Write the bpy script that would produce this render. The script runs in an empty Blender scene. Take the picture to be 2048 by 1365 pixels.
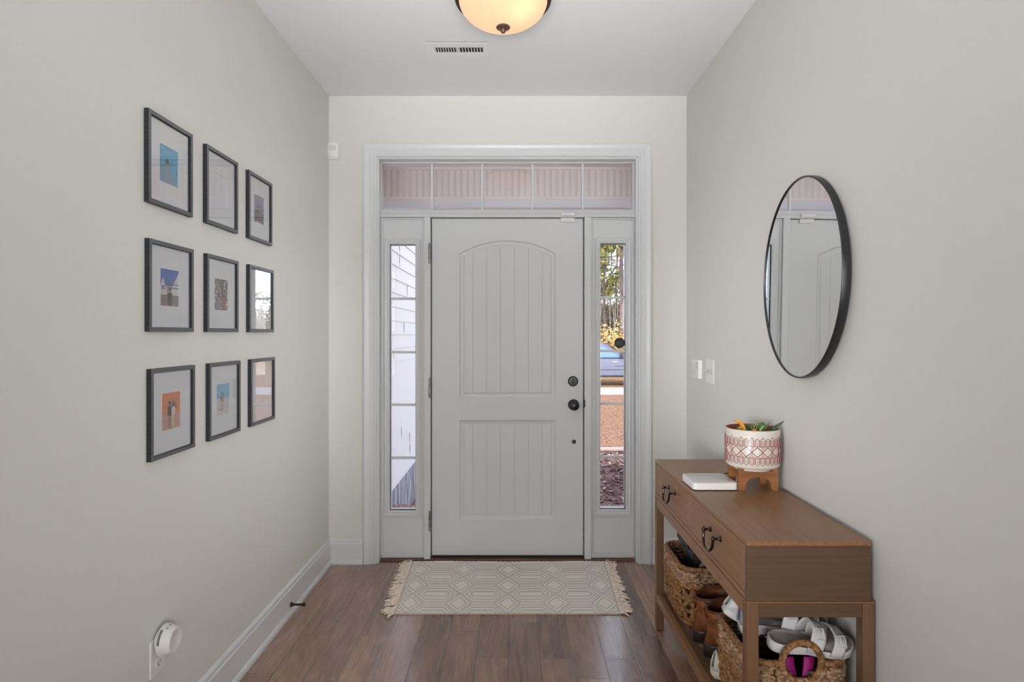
import bpy, bmesh, math, random
from mathutils import Vector, Matrix
import numpy as np
PI = math.pi
R = math.radians
random.seed(7)
rng = np.random.default_rng(7)
sc = bpy.context.scene
COL = sc.collection

# ------------------------------------------------------------------ camera, world, sun, exposure
F = 1200.0; CX = 1030.0; CY = 668.0; CZ = 1.35
cam_d = bpy.data.cameras.new('camera'); cam = bpy.data.objects.new('camera', cam_d); COL.objects.link(cam)
cam.location = (0, 0, CZ); cam.rotation_euler = (R(90), 0, 0)
cam_d.sensor_width = 36; cam_d.lens = F / 2048 * 36
cam_d.shift_x = -(CX - 1024) / 2048; cam_d.shift_y = -(682.5 - CY) / 2048
cam_d.clip_start = 0.02; cam_d.clip_end = 500
sc.camera = cam

world = bpy.data.worlds.new('world'); sc.world = world; world.use_nodes = True
wn = world.node_tree.nodes; wl = world.node_tree.links; wn.clear()
wo = wn.new('ShaderNodeOutputWorld'); wb = wn.new('ShaderNodeBackground'); sky = wn.new('ShaderNodeTexSky')
sky.sky_type = 'NISHITA'; sky.sun_disc = False; sky.sun_elevation = R(44); sky.sun_rotation = R(170)
sky.altitude = 3500; sky.air_density = 1.0; sky.dust_density = 0.0; sky.ozone_density = 1.0
wb.inputs['Strength'].default_value = 0.58
hs = wn.new('ShaderNodeHueSaturation'); hs.inputs['Saturation'].default_value = 0.58
wl.new(sky.outputs[0], hs.inputs['Color']); wl.new(hs.outputs[0], wb.inputs['Color']); wl.new(wb.outputs[0], wo.inputs['Surface'])

sun_d = bpy.data.lights.new('sun', 'SUN'); sun = bpy.data.objects.new('sun', sun_d); COL.objects.link(sun)
sun_d.energy = 3.2; sun_d.angle = R(0.6); sun_d.color = (1, 0.93, 0.84)
sun.rotation_euler = (R(45), 0, R(-8)); sun.location = (0, -10, 12)   # comes over the house from behind the camera

# added wide sun lamp from the front, extra light through the door windows
front_fill_d = bpy.data.lights.new('sky_glow', 'SUN'); front_fill = bpy.data.objects.new('sky_glow', front_fill_d); COL.objects.link(front_fill)
front_fill_d.energy = 1.6; front_fill_d.angle = R(85); front_fill_d.color = (0.97, 0.985, 1.0)
front_fill.rotation_euler = (R(-76), 0, 0); front_fill.location = (0, 12, 5)

def area(name, loc, rot, sx, sy, energy, color, spread=180):
    d = bpy.data.lights.new(name, 'AREA'); d.shape = 'RECTANGLE'; d.size = sx; d.size_y = sy
    d.energy = energy; d.color = color; d.spread = R(spread)
    o = bpy.data.objects.new(name, d); COL.objects.link(o); o.location = loc; o.rotation_euler = rot
    return o
# added fill lights in the windowless room behind the camera, in place of daylight
area('daylight_rear_window', (0, -4.9, 1.45), (R(90), 0, 0), 4.4, 2.3, 42, (1.0, 0.995, 0.985), 100)
area('daylight_corner_left', (-2.2, -2.0, 1.4), (R(89.0), 0, R(-34.8)), 1.0, 1.4, 6.3, (1, 1, 1), 40)
area('daylight_far_left', (-2.6, -3.0, 1.4), (R(89.2), 0, R(-31.0)), 1.0, 1.4, 1.5, (1, 1, 1), 12)
area('daylight_corner_right', (2.2, -2.0, 1.4), (R(89.0), 0, R(34.8)), 1.0, 1.4, 6.3, (1, 1, 1), 40)
area('daylight_far_right', (2.6, -3.0, 1.4), (R(89.2), 0, R(31.0)), 1.0, 1.4, 1.5, (1, 1, 1), 12)
# added fill lights behind the camera, aimed up at the hall ceiling
area('bounce_flash', (0, -1.2, .9), (R(120), 0, 0), 1.6, .5, 9.5, (0.99, 0.995, 1.0), 40)
area('bounce_flash_up', (0, -.5, 1.0), (R(145), 0, 0), 1.9, .5, 8.5, (0.99, 0.995, 1.0), 80)

# added fill strip outside above the door, no fixture, brightens the porch panels
area('porch_light', (.4, 3.76, 2.72), (R(84), 0, 0), 3.1, .10, 130, (1.0, 0.96, 0.95))

vs = sc.view_settings
vs.view_transform = 'Standard'; vs.look = 'None'; vs.gamma = 1; vs.exposure = 0.10; vs.use_curve_mapping = False
sc.cycles.max_bounces = 12; sc.cycles.diffuse_bounces = 6; sc.cycles.transparent_max_bounces = 16
sc.cycles.caustics_reflective = False; sc.cycles.caustics_refractive = False
sc.cycles.sample_clamp_indirect = 12

# ------------------------------------------------------------------ helpers
def W(px, py, Y):
    return Vector(((px - CX) * Y / F, Y, CZ - (py - CY) * Y / F))
def wx(px, Y): return (px - CX) * Y / F
def wz(py, Y): return CZ - (py - CY) * Y / F

class MB:
    def __init__(s): s.v = []; s.f = []; s.m = []; s.c = []
    def add(s, vs_, fs, m=0):
        b = len(s.v); s.v.extend([tuple(p) for p in vs_])
        for f in fs: s.f.append([i + b for i in f]); s.m.append(m)
        return s
    def box(s, x0, x1, y0, y1, z0, z1, m=0):
        if x0 > x1: x0, x1 = x1, x0
        if y0 > y1: y0, y1 = y1, y0
        if z0 > z1: z0, z1 = z1, z0
        v = [(x0,y0,z0),(x1,y0,z0),(x1,y1,z0),(x0,y1,z0),(x0,y0,z1),(x1,y0,z1),(x1,y1,z1),(x0,y1,z1)]
        return s.add(v, [(0,3,2,1),(4,5,6,7),(0,1,5,4),(1,2,6,5),(2,3,7,6),(3,0,4,7)], m)
    def grid(s, P, m=0, cu=False, cv=False, skip=None):
        nu = len(P); nv = len(P[0]); vs_ = [p for r in P for p in r]; fs = []
        for i in range(nu if cu else nu - 1):
            for j in range(nv if cv else nv - 1):
                if skip and skip(i, j): continue
                a = i * nv + j; b = ((i + 1) % nu) * nv + j; c = ((i + 1) % nu) * nv + (j + 1) % nv; d = i * nv + (j + 1) % nv
                fs.append((a, b, c, d))
        return s.add(vs_, fs, m)
    def poly(s, pts, m=0): return s.add(pts, [tuple(range(len(pts)))], m)
    def tube(s, path, r, n=8, closed=False, m=0, caps=True):
        P = [Vector(p) for p in path]; N = len(P)
        rr = r if hasattr(r, '__len__') else [r] * N
        rings = []; nrm = None
        for i in range(N):
            a = P[(i - 1) % N] if (closed or i > 0) else P[i]
            b = P[(i + 1) % N] if (closed or i < N - 1) else P[i]
            t = (b - a)
            if t.length < 1e-9: t = Vector((0, 0, 1))
            t.normalize()
            if nrm is None:
                h = Vector((0, 0, 1)) if abs(t.z) < .9 else Vector((1, 0, 0))
                nrm = (h - t * h.dot(t)).normalized()
            else:
                nrm = (nrm - t * nrm.dot(t))
                nrm = nrm.normalized() if nrm.length > 1e-6 else Vector((t.y, -t.x, 0)).normalized()
            bn = t.cross(nrm)
            rings.append([P[i] + (nrm * math.cos(2*PI*k/n) + bn * math.sin(2*PI*k/n)) * rr[i] for k in range(n)])
        base = len(s.v)
        s.grid(rings, m, cu=closed, cv=True)
        if caps and not closed:
            s.f.append([base + k for k in range(n)][::-1]); s.m.append(m)
            s.f.append([base + (N-1)*n + k for k in range(n)]); s.m.append(m)
        return s
    def lathe(s, prof, c=(0,0,0), axis='Z', n=32, m=0):
        # prof: (radius, height)
        c = Vector(c); P = []
        for k in range(n):
            a = 2*PI*k/n; row = []
            for r, h in prof:
                u, w = r*math.cos(a), r*math.sin(a)
                p = {'Z': (u, w, h), 'Y': (u, h, w), 'X': (h, u, w), '-Y': (u, -h, w)}[axis]
                row.append(c + Vector(p))
            P.append(row)
        return s.grid(P, m, cu=True)
    def sweep(s, path, prof, pm, closed=False, m=0):
        # path: 2D points, profile: (offset to the left normal, out), pm(a, b, h) -> 3D, mitred corners
        N = len(path); rows = []
        for i in range(N):
            p = Vector(path[i]); dirs = []
            if closed or i > 0: dirs.append((p - Vector(path[(i-1) % N])).normalized())
            if closed or i < N-1: dirs.append((Vector(path[(i+1) % N]) - p).normalized())
            ns = [Vector((-d.y, d.x)) for d in dirs]
            if len(ns) == 2:
                mi = ns[0] + ns[1]; mi = mi / max(1e-6, mi.dot(ns[0]))
            else: mi = ns[0]
            rows.append([pm(p.x + mi.x*o, p.y + mi.y*o, h) for o, h in prof])
        b = len(s.v)
        s.grid(rows, m, cu=closed)
        if not closed:
            k = len(prof)
            s.f.append([b + j for j in range(k)]); s.m.append(m)
            s.f.append([b + (N-1)*k + j for j in range(k)][::-1]); s.m.append(m)
        return s
    def build(s, name, mats, parent=None, smooth=False, bevel=0, seg=2, shift=True, fixn=True, auto=None):
        me = bpy.data.meshes.new(name)
        vs_ = s.v
        o = bpy.data.objects.new(name, me); COL.objects.link(o)
        off = Vector((0, 0, 0))
        if parent is not None:
            o.parent = parent
            if shift: off = Vector(parent.get('_org', (0, 0, 0)))
        vv = [tuple(Vector(p) - off) for p in vs_] if off.length > 0 else vs_
        me.from_pydata(vv, [], s.f)
        if not isinstance(mats, (list, tuple)): mats = [mats]
        for mt in mats: me.materials.append(mt)
        if len(mats) > 1: me.polygons.foreach_set('material_index', s.m)
        if fixn:
            bm = bmesh.new(); bm.from_mesh(me); bmesh.ops.remove_doubles(bm, verts=bm.verts, dist=1e-6)
            bmesh.ops.recalc_face_normals(bm, faces=bm.faces); bm.to_mesh(me); bm.free()
        if smooth: me.polygons.foreach_set('use_smooth', [True]*len(me.polygons))
        me.update()
        if auto is not None and smooth:
            me.set_sharp_from_angle(angle=R(auto))
        if bevel:
            b = o.modifiers.new('bevel', 'BEVEL'); b.width = bevel; b.segments = seg; b.limit_method = 'ANGLE'; b.angle_limit = R(35)
        if parent is not None and shift: o['_org'] = tuple(off)
        return o

def tag(o, label, cat, group=None, kind=None):
    o['label'] = label; o['category'] = cat
    if group: o['group'] = group
    if kind: o['kind'] = kind
    return o
def struct(o, label=None):
    o['kind'] = 'structure'
    if label: o['label'] = label
    return o
def thing(name, label, cat, loc=(0,0,0), rot=(0,0,0), group=None, local=False, kind=None):
    o = bpy.data.objects.new(name, None); COL.objects.link(o); o.location = loc; o.rotation_euler = rot
    o.empty_display_size = .05
    if not local: o['_org'] = tuple(loc)
    if label: tag(o, label, cat, group, kind)
    elif kind: o['kind'] = kind
    return o

# ------------------------------------------------------------------ materials
def mat(name, color=(.8,.8,.8), rough=.5, metal=0, spec=.5, **kw):
    m = bpy.data.materials.new(name); m.use_nodes = True
    p = m.node_tree.nodes['Principled BSDF']
    p.inputs['Base Color'].default_value = (*color, 1); p.inputs['Roughness'].default_value = rough
    p.inputs['Metallic'].default_value = metal; p.inputs['Specular IOR Level'].default_value = spec
    for k, v in kw.items(): p.inputs[k].default_value = v
    return m
def nodes(m): return m.node_tree.nodes, m.node_tree.links, m.node_tree.nodes['Principled BSDF']
def noisy(name, c1, c2, scale=(8,8,8), rough=.5, bump=0, detail=4, spec=.5, lo=.35, hi=.65, dist=.01, metal=0, distort=0):
    m = mat(name, c1, rough, metal, spec); n, l, p = nodes(m)
    tc = n.new('ShaderNodeTexCoord'); mp = n.new('ShaderNodeMapping'); mp.inputs['Scale'].default_value = scale
    nz = n.new('ShaderNodeTexNoise'); nz.inputs['Scale'].default_value = 1; nz.inputs['Detail'].default_value = detail
    nz.inputs['Distortion'].default_value = distort
    cr = n.new('ShaderNodeValToRGB'); cr.color_ramp.elements[0].position = lo; cr.color_ramp.elements[1].position = hi
    cr.color_ramp.elements[0].color = (*c1, 1); cr.color_ramp.elements[1].color = (*c2, 1)
    l.new(tc.outputs['Object'], mp.inputs[0]); l.new(mp.outputs[0], nz.inputs['Vector']); l.new(nz.outputs['Fac'], cr.inputs[0])
    l.new(cr.outputs[0], p.inputs['Base Color'])
    if bump:
        b = n.new('ShaderNodeBump'); b.inputs['Strength'].default_value = bump; b.inputs['Distance'].default_value = dist
        l.new(nz.outputs['Fac'], b.inputs['Height']); l.new(b.outputs[0], p.inputs['Normal'])
    return m
def glassmat(name, ior=1.5, tint=(1,1,1)):
    m = bpy.data.materials.new(name); m.use_nodes = True; n = m.node_tree.nodes; l = m.node_tree.links; n.clear()
    o = n.new('ShaderNodeOutputMaterial'); mx = n.new('ShaderNodeMixShader'); t = n.new('ShaderNodeBsdfTransparent')
    g = n.new('ShaderNodeBsdfGlossy'); g.inputs['Roughness'].default_value = 0; fr = n.new('ShaderNodeFresnel')
    ge = n.new('ShaderNodeNewGeometry'); im = n.new('ShaderNodeMix'); im.data_type = 'FLOAT'
    im.inputs[2].default_value = ior; im.inputs[3].default_value = 1/ior; l.new(ge.outputs['Backfacing'], im.inputs[0])
    # inside a thin pane the ray leaves at the angle it entered, so both faces use the outer index
    iv = n.new('ShaderNodeMath'); iv.operation = 'ADD'; iv.inputs[1].default_value = 0; l.new(im.outputs[0], iv.inputs[0]); l.new(iv.outputs[0], fr.inputs['IOR']); t.inputs[0].default_value = (*tint, 1)
    l.new(fr.outputs[0], mx.inputs[0]); l.new(t.outputs[0], mx.inputs[1]); l.new(g.outputs[0], mx.inputs[2]); l.new(mx.outputs[0], o.inputs[0])
    return m
def attrmat(name, rough=.6, spec=.3, bump=0):
    m = mat(name, (1,1,1), rough, 0, spec); n, l, p = nodes(m)
    a = n.new('ShaderNodeAttribute'); a.attribute_name = 'Col'; l.new(a.outputs['Color'], p.inputs['Base Color'])
    if bump:
        tc = n.new('ShaderNodeTexCoord'); nz = n.new('ShaderNodeTexNoise'); nz.inputs['Scale'].default_value = 450
        b = n.new('ShaderNodeBump'); b.inputs['Strength'].default_value = bump; b.inputs['Distance'].default_value = .002
        l.new(tc.outputs['Object'], nz.inputs['Vector']); l.new(nz.outputs['Fac'], b.inputs['Height']); l.new(b.outputs[0], p.inputs['Normal'])
    return m

def srgb(r, g, b):
    return tuple(((c/255)/12.92 if c/255 <= .04045 else ((c/255+.055)/1.055)**2.4) for c in (r, g, b))

M = {}
M['wall'] = noisy('wall_paint', (.655,.648,.622), (.665,.658,.632), (60,60,60), .75, .04, 3, .25, dist=.001)
M['ceil'] = noisy('ceiling_paint', (.76,.77,.775), (.77,.78,.785), (60,60,60), .85, .04, 3, .2, dist=.001)
M['trim'] = mat('trim_paint', (.655,.67,.685), .34, 0, .45)
M['door'] = mat('door_paint', (.66,.675,.69), .38, 0, .45)
M['black'] = mat('black_metal', (.008,.010,.014), .25, 0, .5)
M['bronze'] = mat('dark_bronze', (.035,.022,.016), .38, .8, .5)
M['dark'] = mat('dark_gap', (.015,.014,.013), .8)
M['hinge'] = noisy('aged_nickel', (.14,.135,.12), (.42,.41,.38), (90,90,90), .38, 0, 3, .5, metal=.8)
M['glass'] = glassmat('window_glass', 1.5)
M['pictureglass'] = glassmat('picture_glass', 2.1)
M['mirror'] = mat('mirror_silver', (.93,.94,.94), .0, 1.0)
M['white_plastic'] = mat('white_plastic', (.78,.775,.76), .35)
M['mat_board'] = mat('white_mat_board', (.80,.81,.84), .9, 0, .1)
M['thresh'] = noisy('threshold_wood', (.10,.045,.028), (.17,.08,.05), (6,60,60), .5)

# plank floor
def floor_mat():
    m = mat('plank_floor', (.2,.1,.08), .30, 0, .9, **{'Coat Weight': .45, 'Coat Roughness': .17, 'Coat IOR': 1.7}); n, l, p = nodes(m)
    tc = n.new('ShaderNodeTexCoord'); sp = n.new('ShaderNodeSeparateXYZ'); l.new(tc.outputs['Object'], sp.inputs[0])
    def mth(op, a, b=None, c=None):
        k = n.new('ShaderNodeMath'); k.operation = op
        for i, q in enumerate((a, b, c)):
            if q is None: continue
            if isinstance(q, (int, float)): k.inputs[i].default_value = q
            else: l.new(q, k.inputs[i])
        return k.outputs[0]
    wdt = .133; ln = 1.22
    u = mth('DIVIDE', mth('ADD', sp.outputs[0], 4*wdt*8 + .029), wdt)
    iu = mth('FLOOR', u); fu = mth('SUBTRACT', u, iu)
    wn1 = n.new('ShaderNodeTexWhiteNoise'); wn1.noise_dimensions = '1D'; l.new(iu, wn1.inputs['W'])
    v = mth('ADD', mth('DIVIDE', sp.outputs[1], ln), mth('MULTIPLY', wn1.outputs['Value'], 7.3))
    iv = mth('FLOOR', v); fv = mth('SUBTRACT', v, iv)
    cid = n.new('ShaderNodeCombineXYZ'); l.new(iu, cid.inputs[0]); l.new(iv, cid.inputs[1])
    wn2 = n.new('ShaderNodeTexWhiteNoise'); wn2.noise_dimensions = '3D'; l.new(cid.outputs[0], wn2.inputs['Vector'])
    # grain: stretched along Y, offset per plank
    off = n.new('ShaderNodeVectorMath'); off.operation = 'SCALE'; l.new(wn2.outputs['Color'], off.inputs[0]); off.inputs['Scale'].default_value = 40
    ad = n.new('ShaderNodeVectorMath'); ad.operation = 'ADD'; l.new(tc.outputs['Object'], ad.inputs[0]); l.new(off.outputs[0], ad.inputs[1])
    mp = n.new('ShaderNodeMapping'); mp.inputs['Scale'].default_value = (5.0, .8, 1); l.new(ad.outputs[0], mp.inputs[0])
    n1 = n.new('ShaderNodeTexNoise'); n1.inputs['Scale'].default_value = 1.0; n1.inputs['Detail'].default_value = 1.5; l.new(mp.outputs[0], n1.inputs['Vector'])
    rings = mth('FRACT', mth('MULTIPLY', n1.outputs['Fac'], 22))
    ringl = mth('POWER', mth('ABSOLUTE', mth('SUBTRACT', mth('MULTIPLY', rings, 2), 1)), 4)
    mp2 = n.new('ShaderNodeMapping'); mp2.inputs['Scale'].default_value = (75, 1.8, 1); l.new(ad.outputs[0], mp2.inputs[0])
    n2 = n.new('ShaderNodeTexNoise'); n2.inputs['Scale'].default_value = 1.0; n2.inputs['Detail'].default_value = 6; l.new(mp2.outputs[0], n2.inputs['Vector'])
    mp3 = n.new('ShaderNodeMapping'); mp3.inputs['Scale'].default_value = (9, 1.7, 1); l.new(ad.outputs[0], mp3.inputs[0])
    n3 = n.new('ShaderNodeTexNoise'); n3.inputs['Scale'].default_value = 1.0; n3.inputs['Detail'].default_value = 5; l.new(mp3.outputs[0], n3.inputs['Vector'])
    cr = n.new('ShaderNodeValToRGB'); e = cr.color_ramp.elements
    e[0].position = .18; e[0].color = (*srgb(80,52,38), 1); e[1].position = .85; e[1].color = (*srgb(180,140,115), 1)
    tone = mth('ADD', mth('ADD', mth('MULTIPLY', n2.outputs['Fac'], .17), mth('MULTIPLY', n3.outputs['Fac'], .56)), mth('MULTIPLY', wn2.outputs['Value'], .34))
    tone = mth('SUBTRACT', mth('ADD', tone, mth('MULTIPLY', ringl, .16)), .07)
    l.new(tone, cr.inputs[0])
    # seams
    du = mth('MINIMUM', fu, mth('SUBTRACT', 1, fu)); dv = mth('MINIMUM', fv, mth('SUBTRACT', 1, fv))
    seam = mth('MINIMUM', mth('DIVIDE', du, .024), mth('DIVIDE', dv, .0026)); seam = mth('MINIMUM', seam, 1)
    mx = n.new('ShaderNodeMix'); mx.data_type = 'RGBA'; l.new(seam, mx.inputs[0]); mx.inputs[6].default_value = (*srgb(45,30,26), 1); l.new(cr.outputs[0], mx.inputs[7])
    l.new(mx.outputs[2], p.inputs['Base Color'])
    hgt = mth('ADD', mth('ADD', mth('MULTIPLY', seam, .6), mth('MULTIPLY', ringl, -.16)), mth('MULTIPLY', n2.outputs['Fac'], .25))
    b = n.new('ShaderNodeBump'); b.inputs['Strength'].default_value = .35; b.inputs['Distance'].default_value = .0018
    l.new(hgt, b.inputs['Height']); l.new(b.outputs[0], p.inputs['Normal'])
    rg = mth('ADD', mth('MULTIPLY', n2.outputs['Fac'], .16), .20); l.new(rg, p.inputs['Roughness'])
    return m
M['floor'] = floor_mat()

# ------------------------------------------------------------------ the room
XL, XR, YB, H = -1.095, 1.009, 3.529, 2.75
YD = 3.59             # plane of door and side lights
struct(MB().box(-4.1, 4.1, -5.1, YB+.02, -.12, 0).build('floor', M['floor']), 'brown wood-look plank floor running toward the front door')
# ceiling
struct(MB().box(-4.1, 4.1, -5.1, YB+.15, H, H+.12).build('ceiling', M['ceil']), 'smooth white ceiling')
struct(MB().box(XL-.12, XL, .2, YB+.15, 0, H).build('wall_left', M['wall']), 'greige wall with the nine picture frames')
struct(MB().box(XR, XR+.12, .2, YB+.15, 0, H).build('wall_right', M['wall']), 'greige wall behind the console table')
ox0, ox1, oz = wx(753, YB), wx(1277, YB), wz(313, YB)      # rough opening
wb_ = MB().box(XL, ox0, YB, YB+.15, 0, H).box(ox1, XR, YB, YB+.15, 0, H).box(ox0, ox1, YB, YB+.15, oz, H)
struct(wb_.build('wall_back', M['wall']), 'greige wall around the front door')
# the larger room behind the camera
struct(MB().box(-4.1, XL-.12, .2, .32, 0, H).build('wall_rear_left', M['wall']))
struct(MB().box(XR+.12, 4.1, .2, .32, 0, H).build('wall_rear_right', M['wall']))
struct(MB().box(-4.22, -4.1, -5.1, .32, 0, H).build('wall_side_left', M['wall']))
struct(MB().box(4.1, 4.22, -5.1, .32, 0, H).build('wall_side_right', M['wall']))
struct(MB().box(-4.22, 4.22, -5.22, -5.1, 0, H).build('wall_rear', M['wall']))
# roof over the house and porch (casts the shade outside)
struct(MB().box(-6, 6, -6, 5.42, H+.14, H+.3).build('roof', M['trim']))

# base boards: (offset from wall, height)
bp = [(0,0),(.026,0),(.026,.012),(.022,.020),(.0145,.024),(.0145,.118),(.0105,.124),(.0105,.137),(.005,.145),(.0,.147)]
def base(name, path, lab):
    struct(MB().sweep(path, bp, lambda a, b, h: (a, b, h)).build(name, M['trim']), lab)
cas0, cas1 = wx(728, YB), wx(1302, YB)
base('baseboard_left', [(XL, YB-.0), (XL, .2)], 'white baseboard along the picture wall')
base('baseboard_back', [(cas0-.002, YB), (XL+.012, YB)], 'short white baseboard left of the door casing')
base('baseboard_right', [(XR, .2), (XR, YB)], 'white baseboard behind the console table')
base('baseboard_corner', [(XR-.012, YB), (cas1+.002, YB)], 'short white baseboard right of the door casing')

# casing (U shaped, mitred)
cp = [(0,0),(0,.012),(.004,.0145),(.012,.0145),(.016,.011),(.032,.010),(.036,.013),(.042,.013),(.048,.0165),(.062,.021),(.072,.021),(.0765,.018),(.0765,0)]
ci0, ci1, ciz = wx(754, YB), wx(1276, YB), wz(314, YB)
pm = lambda a, b, h: (a, YB - h, b)
struct(MB().sweep([(ci0, 0), (ci0, ciz), (ci1, ciz), (ci1, 0)], cp, pm).build('trim_1', M['trim']), 'white moulded casing around door, sidelights and transom')

# ------------------------------------------------------------------ door frame, sidelights, transom
def dx(px): return wx(px, YD)
def dz(py): return wz(py, YD)
fr = MB()
fr.box(ox0+.0005, ci0+.012, YB, YB+.14, 0.0, oz-.0005); fr.box(ci1-.012, ox1-.0005, YB, YB+.14, 0.0, oz-.0005)
fr.box(ox0+.002, ox1-.002, YB+.001, YB+.139, ciz-.012, oz-.001)
struct(fr.build('trim_2', M['trim'], bevel=.0015), 'white jamb lining of the door opening')
fr = MB()
fr.box(dx(849), dx(862), YD-.028, YD+.09, .0, dz(436)); fr.box(dx(1168), dx(1181.5), YD-.028, YD+.09, .0, dz(436))
struct(fr.build('trim_3', M['trim'], bevel=.004), 'white mullion posts between door and sidelights')
# transom bar with small mouldings
fr = MB()
yy = [(419.5, .0),(421, .012),(424,.016),(427,.012),(430,.020),(434,.026),(436,.026)]
prof = [(dz(a), YD-h) for a, h in yy]
P = [[(x, b, a) for a, b in [(dz(419.5), YD+.09)] + prof + [(dz(436), YD+.09)]] for x in (ci0+.012, ci1-.012)]
fr.grid(P)
struct(fr.build('trim_4', M['trim']), 'white moulded bar under the transom window')
# weatherstrip behind the gaps
ws = MB(); ws.box(dx(861), dx(865.5), YD+.046, YD+.085, .012, dz(435)); ws.box(dx(1164.5), dx(1169), YD+.046, YD+.085, .012, dz(435)); ws.box(dx(861), dx(1169), YD+.046, YD+.085, dz(439), dz(435)); ws.box(dx(861), dx(1169), YD+.046, YD+.085, .014, dz(1109))
struct(ws.build('trim_5', M['dark']), 'dark weatherstrip around the door')
th = MB(); th.box(ox0+.013, ox1-.013, YB+.025, YB+.30, -.005, .011)
struct(th.build('trim_6', M['thresh'], bevel=.003), 'dark brown threshold under door and sidelights')
struct(MB().box(dx(864), dx(1166), YD-.004, YD+.05, .0112, .020).build('trim_7', M['dark'], bevel=.002), 'black door sweep strip')

def ring_sweep(mb, x0, x1, z0, z1, prof, y, m=0):
    # rectangle, profile offset goes outward, height towards the camera
    mb.sweep([(x0, z0), (x0, z1), (x1, z1), (x1, z0)], prof, lambda a, b, h: (a, y - h, b), closed=True, m=m)

# transom
g0, g1, gz0, gz1 = dx(763.5), dx(1265), dz(419), dz(327)
t = thing('window_1', None, None, ((g0+g1)/2, YD, gz0), kind='structure'); t['label'] = 'wide five-pane transom window over the door'
mb = MB(); ring_sweep(mb, g0, g1, gz0+.0005, gz1, [(-.0,-.03),(0,.0),(.004,.004),(.008,.004),(.012,-.004),(.018,-.004),(.020,.012),(.026,.016),(.030,.010),(.0305,-.03)], YD)
mb.box(g0-.03, g0-.0, YD+.03, YD+.07, gz0, gz1+.03); mb.box(g1, g1+.03, YD+.03, YD+.07, gz0, gz1+.03); mb.box(g0-.03, g1+.03, YD+.03, YD+.07, gz1, gz1+.035)
mb.build('window_frame', M['trim'], t)
mb = MB()
for px in (863.5, 964.2, 1064.8, 1165.5): mb.box(dx(px-2.4), dx(px+2.4), YD+.004, YD+.026, gz0+.0005, gz1-.0005)
mb.build('grille', M['trim'], t, bevel=.003)
MB().box(g0, g1, YD+.028, YD+.032, gz0, gz1).build('glass_pane', M['glass'], t)

def sidelight(name, gl, gr, gt, gb, pl, pr, lab, mun):
    a0, a1, b0, b1 = dx(gl), dx(gr), dz(gb), dz(gt); p0, p1 = pl, pr
    zb, zt = .0125, dz(436)-.0005
    t = thing(name, None, None, ((a0+a1)/2, YD, zb), kind='structure'); t['label'] = lab
    mb = MB()   # flat panel with an opening
    y0, y1 = YD, YD+.055
    mb.box(p0, a0, y0, y1, zb, zt); mb.box(a1, p1, y0, y1, zb, zt); mb.box(a0, a1, y0, y1, b1, zt); mb.box(a0, a1, y0, y1, zb, b0)
    mb.build('panel', M['door'], t)
    mb = MB(); ring_sweep(mb, a0, a1, b0, b1, [(0,-.02),(0,.004),(.006,.009),(.012,.009),(.016,.006),(.022,.008),(.029,.010),(.033,.004),(.0335,0)], y0)
    mb.sweep([(a0-.040, b0-.036), (a1+.040, b0-.036)], [(0,0),(0,.013),(.010,.015),(.014,.008),(.014,0)], lambda a, b, h: (a, y0-h, b))
    mb.build('glazing_bead', M['trim'], t)
    mb = MB()  # slim stop moulding near panel edge
    mb.sweep([(p0+.001, zb+.028), (p0+.001, zt-.001), (p1-.001, zt-.001), (p1-.001, zb+.028)], [(0,0),(0,.010),(-.008,.010),(-.012,.003),(-.012,0)], lambda a, b, h: (a, y0-h, b))
    mb.box(p0+.001, p1-.001, y0-.010, y0, zb, zb+.028)
    mb.build('stop_moulding', M['trim'], t, bevel=.001)
    mb = MB()
    for py in mun: mb.box(a0-.0005, a1+.0005, YD+.006, YD+.024, dz(py+2.4), dz(py-2.4))
    mb.build('grille', M['trim'], t, bevel=.003)
    MB().box(a0, a1, YD+.027, YD+.031, b0, b1).build('glass_pane', M['glass'], t)
    return t
sidelight('window_2', 780, 831, 489.5, 1021, ci0+.0125, dx(849)-.0005, 'tall narrow sidelight left of the door, looking onto white siding', (597.5, 705, 810.5, 917))
sidelight('window_3', 1200.5, 1250.5, 487.5, 1019, dx(1181.5)+.0005, ci1-.0125, 'tall narrow sidelight right of the door, looking onto lawn and pines', (595.5, 702.5, 808, 915))

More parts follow.
